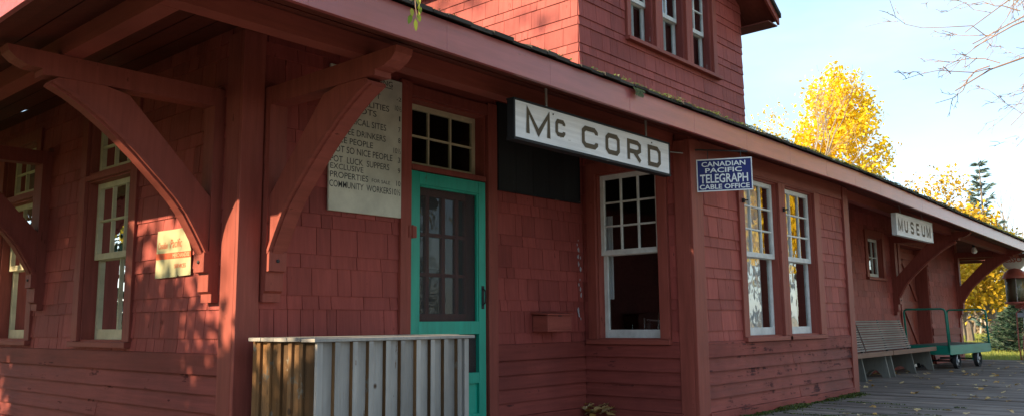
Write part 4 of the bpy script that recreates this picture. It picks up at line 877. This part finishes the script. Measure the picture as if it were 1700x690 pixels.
# the trees west of the station: they dapple the end wall and the tower
tree('box_elder', 'autumn box elder standing west of the station end wall', (-4.2, 8.3, GZ), 5.6, .17, 301, 19000, .085, 'dleaf', 'bark', clus=.30, zmin=2.2, spread=.65)
tree('box_elder', 'taller box elder farther west of the station', (-9.5, 12.5, GZ), 12.0, .22, 302, 1300, .085, 'dleaf', 'bark', clus=.40, zmin=4, spread=.6)
tree('box_elder', 'small box elder nearest the corner of the end wall', (-5.6, 6.2, GZ), 4.4, .12, 305, 12000, .08, 'dleaf', 'bark', clus=.3, zmin=1.5, spread=.7)  # out of view, added to keep sun off the bin's side
tree('box_elder', 'smallest box elder, closest to the end wall', (-3.4, 6.9, GZ), 3.5, .08, 306, 6000, .08, 'dleaf', 'bark', clus=.3, zmin=1.2, spread=.7)  # out of view, added to keep sun off the corner post
tree('box_elder', 'low dense box elder north of the first one', (-4.6, 12.0, GZ), 5.2, .15, 304, 12000, .085, 'dleaf', 'bark', clus=.35, zmin=1.2, spread=.7)  # out of view, added to deepen the shade on the end wall
tree('box_elder', 'box elder to the north west of the end wall', (-7.5, 17.5, GZ), 7.5, .18, 303, 5500, .09, 'dleaf', 'bark', clus=.40, zmin=2, spread=.65)
# unseen dark spruces added to block sky light, behind and beside the viewpoint
s0 = spruce('tall dense dark spruce at the west side of the yard', (-12, -1, GZ), 13, 3.0, 6, 'needle', .55, 2.6)
s0['group'] = 'dark spruces round the yard'
for k, (x, y, c_) in enumerate(((-14.5, -6, 1.0), (-10, -10, .9), (-13, 4, .75), (-4, 24, 1.0), (1, 29, 1.1), (-9, 27, 1.1), (-14, 22, 1.0), (-5, -22, .7), (5, -24, .62), (14, -25, .6), (23, -27, .66), (33, -27, .7), (-2, -15, .5))):
    t = s0.copy(); C.objects.link(t); t.location = (x, y, GZ); t.scale = (c_, c_, c_); t.rotation_euler = (0, 0, k*1.3)
    t['label'] = ['tall dense dark spruce south west of the bin', 'dark spruce across the tracks to the south west', 'shorter dark spruce due west', 'dark spruce north of the end wall', 'tallest dark spruce north of the end wall', 'dark spruce at the north west corner', 'farthest dark spruce to the north west', 'dark spruce behind the poplars, first', 'dark spruce behind the poplars opposite the bin', 'dark spruce behind the poplars opposite the door', 'tall dark spruce behind the poplars opposite the bay', 'dark spruce behind the poplars far along the tracks', 'short dark spruce across the tracks'][k]
    for ch in list(s0.children): c2 = ch.copy(); C.objects.link(c2); c2.parent = t

# bare tree on the right whose limbs reach into the sky
bt = thing('bare_tree', 'leafless tree whose thin limbs reach in at the upper right', 'tree', (13.2, -1.9, GZ)); m = MB(); rg = random.Random(77)
m.tube([(13.2, -1.9, GZ), (13.3, -1.85, 2.5), (13.1, -1.7, 5.2), (13.3, -1.5, 8), (13.2, -1.3, 10)], [.20, .16, .12, .07, .02], 10, .5, cap=False)
def limb(p, tgt, r, lv, sagk=.06):
    p, tgt = Vector(p), Vector(tgt); L_ = (tgt-p).length; n = 8 if lv == 0 else 5; pts = []; rad = []; w = Vector((rg.gauss(0, 1), rg.gauss(0, 1), rg.gauss(0, 1)))*L_*.05
    for k in range(n+1):
        t = k/n; pts.append(p.lerp(tgt, t)+Vector((0, 0, math.sin(t*math.pi)*L_*sagk))+w*math.sin(t*5+lv)+Vector((rg.gauss(0, 1), rg.gauss(0, 1), rg.gauss(0, 1)))*L_*.014); rad.append(r*(1-.85*t)+.0025)
    m.tube(pts, rad, 6 if lv == 0 else 4, rg.random(), cap=False)
    if lv < 3:
        for k in range([7, 4, 2][lv]):
            t = rg.uniform(.25, .98); i = min(n-1, int(t*n)); q = pts[i].lerp(pts[i+1], t*n-i); d_ = (tgt-p).normalized(); s = Vector((rg.gauss(0, 1), rg.gauss(0, 1), rg.gauss(0, .8))); s = (s-d_*s.dot(d_)).normalized()
            e = (d_*.8+s*rg.uniform(.45, .9)).normalized()*L_*rg.uniform(.18, .36)*(1.1 if lv else .8); limb(q, q+e, rad[i]*.5, lv+1, .03)
def ray_pt(px, py, dist):
    v = fwd+ r2*((px-850)/1389.7)-u2*((py-345)/1389.7); h_ = math.hypot(v.x, v.y); return Vector((0, 0, EYE))+v*(dist/h_)
for s_, (px, py, dd), r in (((13.1, -1.7, 4.9), (1598, 150, 12.4), .032), ((13.15, -1.6, 6.0), (1618, 58, 12.8), .030), ((13.1, -1.7, 5.3), (1656, 70, 12.1), .028), ((13.2, -1.6, 6.3), (1562, 34, 13.2), .022), ((13.2, -1.5, 6.9), (1585, -10, 12.9), .03), ((13.0, -1.8, 4.2), (1655, 132, 12.6), .018), ((13.0, -1.8, 3.6), (1676, 232, 12.8), .014)):
    limb(s_, ray_pt(px, py, dd), r, 0)
m.build('branches', 'twig', bt, recalc=False)
# twig with leaves hanging before the fascia, from a limb overhead
sp = thing('hanging_twig', 'small drooping twig of green leaves in front of the eave, at the top', 'twig', (2.71, 3.0, 2.5)); m, l = MB(), MB()
b0 = ray_pt(690, 12, 4.05)
m.tube([(-4.2, 8.6, 5.6), (-2.0, 6.6, 5.4), (.6, 4.6, 4.6), (2.0, 3.5, 3.7), b0+Vector((-.12, .06, .35)), b0+Vector((-.01, .0, .12)), b0, b0+Vector((.01, 0, -.05))], [.045, .035, .022, .012, .005, .003, .0025, .0015], 6, .5, cap=False)
def leafblade(l, c, d_, ln, wd, n_):
    s = d_.cross(n_).normalized(); l.face([c, c+d_*ln*.35-s*wd*.5, c+d_*ln*.75-s*wd*.36, c+d_*ln, c+d_*ln*.75+s*wd*.36, c+d_*ln*.35+s*wd*.5], rnd.random())
for k in range(11):
    c = b0+Vector((rnd.uniform(-.03, .035), 0, .10-k*.016)); d_ = Vector((rnd.uniform(-.5, .5), rnd.uniform(-.3, .3), -1)).normalized(); leafblade(l, c, d_, rnd.uniform(.04, .065), rnd.uniform(.022, .032), Vector((rnd.uniform(-.7, .7), -1, .1)).normalized())
for k in range(26):
    t = rnd.random(); c = Vector((2.0, 3.5, 3.7)).lerp(b0+Vector((-.05, 0, .2)), t)+Vector((rnd.gauss(0, .08), rnd.gauss(0, .08), rnd.gauss(0, .05))); leafblade(l, c, Vector((rnd.uniform(-.7, .7), rnd.uniform(-.7, .7), -1)).normalized(), .06, .03, Vector((rnd.uniform(-.7, .7), -1, .1)).normalized())
m.build('stem', 'twig', sp, recalc=False); l.build('leaves', 'gleaf', sp, recalc=False)

# fallen leaves on the boards
variants = []
for v_ in range(7):
    l = MB(); n = 9; s = .5; c0 = Vector((0, 0, rnd.uniform(.006, .016))); rim = []
    for q in range(n):
        an = 2*math.pi*q/n; rr = (1 if q % 2 == 0 else .72)*(1.25 if q == 0 else 1)*rnd.uniform(.85, 1.1); rim.append(Vector((math.cos(an)*rr, math.sin(an)*rr*.8, 0))*.036+Vector((0, 0, .003+rnd.uniform(0, .020))))
    rr = rnd.random()
    for q in range(n): l.face([c0, rim[q], rim[(q+1) % n]], rr)
    o = l.build('fallen_leaf', 'fallen', None, recalc=False); variants.append(o.data); bpy.data.objects.remove(o)
def put_leaf(x, y, s=1, z=0.002, lab='dry curled yellow leaf fallen on the platform boards'):
    o = bpy.data.objects.new('fallen_leaf', rnd.choice(variants)); C.objects.link(o); o.location = (x, y, z); o.rotation_euler = (rnd.uniform(-.35, .35), rnd.uniform(-.35, .35), rnd.random()*6.28); o.scale = (s,)*3
    tag(o, lab, 'leaf', 'fallen leaves on the platform')
def on_floor(px, py):
    v = fwd+r2*((px-850)/1389.7)-u2*((py-345)/1389.7); t = EYE/-v.z; return v.x*t, v.y*t
for px, py in ((1425, 640), (1437, 643), (1449, 641), (1479, 619), (1481, 621), (1485, 618), (1490, 621), (1506, 620), (1535, 621), (1541, 620), (1519, 625), (1524, 626), (1530, 628), (1541, 629), (1498, 636), (1566, 637), (1552, 644), (1604, 622), (1612, 624), (1619, 621), (1620, 624), (1650, 621), (1655, 624), (1648, 625), (1635, 632), (1618, 639), (1636, 641), (1621, 645), (1628, 646), (1655, 635), (1666, 636), (1675, 640), (1688, 639), (1693, 648), (1585, 657), (1613, 657), (1620, 660), (1640, 661), (1639, 663), (1655, 660), (1662, 661), (1668, 660), (1675, 666), (1445, 632), (1515, 653), (1522, 652), (1680, 684), (1676, 681), (1428, 690), (1453, 688), (1447, 675), (1434, 671), (1523, 681), (1405, 688), (1580, 617), (1632, 615), (1673, 610), (1658, 612), (1692, 601), (1697, 604), (1690, 597), (1600, 617), (1643, 607), (1683, 620), (1697, 618)):
    X_, Y_ = on_floor(px, py)
    if Y_ < 4.6: put_leaf(X_, Y_, rnd.uniform(.9, 1.35)*(1.0 if X_ > 11 else .85))
for k in range(60):
    X_, Y_ = rnd.uniform(7, 20), rnd.uniform(1.2, 4.3)
    if X_ < 10.6 and Y_ > 3.4: continue
    put_leaf(X_, Y_, rnd.uniform(.5, 1.1))
for k in range(16): put_leaf(rnd.uniform(11.5, 15.5), rnd.uniform(4.3, 4.7), rnd.uniform(.8, 1.2), .003+rnd.random()*.02)
for k in range(34):
    put_leaf(6.53-rnd.uniform(.03, .24), 4.78-rnd.uniform(.04, .35), rnd.uniform(1.0, 1.5), .02+rnd.random()*.10, 'yellow leaf heaped in the corner beside the bay')
# moss at the foot of the bay and between boards
m = MB()
for k in range(3000):
    x = rnd.uniform(7.2, 10.3); dn = .5+.5*math.sin(x*4+math.sin(x*11)); y = 3.572-abs(rnd.gauss(0, .05))*(.4+dn)-.0
    if rnd.random() > .35+.65*dn: continue
    leafquad(m, Vector((x, y, rnd.random()*.025*(.5+dn)+.002)), rnd.uniform(.006, .014), rnd.random())
for x0 in (7.85, 8.13, 8.42, 8.95, 9.3):
    for k in range(500): y = rnd.uniform(2.2, 3.5); leafquad(m, Vector((x0+rnd.gauss(0, .012), y, rnd.random()*.008)), rnd.uniform(.005, .011), rnd.random()) if math.sin(y*6+x0*9) > -.2 else None
o = m.build('moss_tufts', 'moss', None, recalc=False); o['kind'] = 'stuff'
# grass beyond the platform
m = MB()
for k in range(52000):
    dd = 20.6+rnd.random()**1.5*42; px = rnd.uniform(1560, 1740); x, y = at_px(px, dd)
    if x < 20.7 or 21.3 < x < 23.3 and rnd.random() < .93: continue
    h = rnd.uniform(.05, .16)*(1+dd/60); an = rnd.random()*3.14; w = .010*(dd/20); dv = Vector((math.cos(an), math.sin(an), 0))*w; c = Vector((x, y, GZ)); tp = c+Vector((rnd.gauss(0, .05), rnd.gauss(0, .05), h)); m.face([c-dv, c+dv, tp], rnd.random())
o = m.build('grass', 'grass', None, recalc=False); o['kind'] = 'stuff'
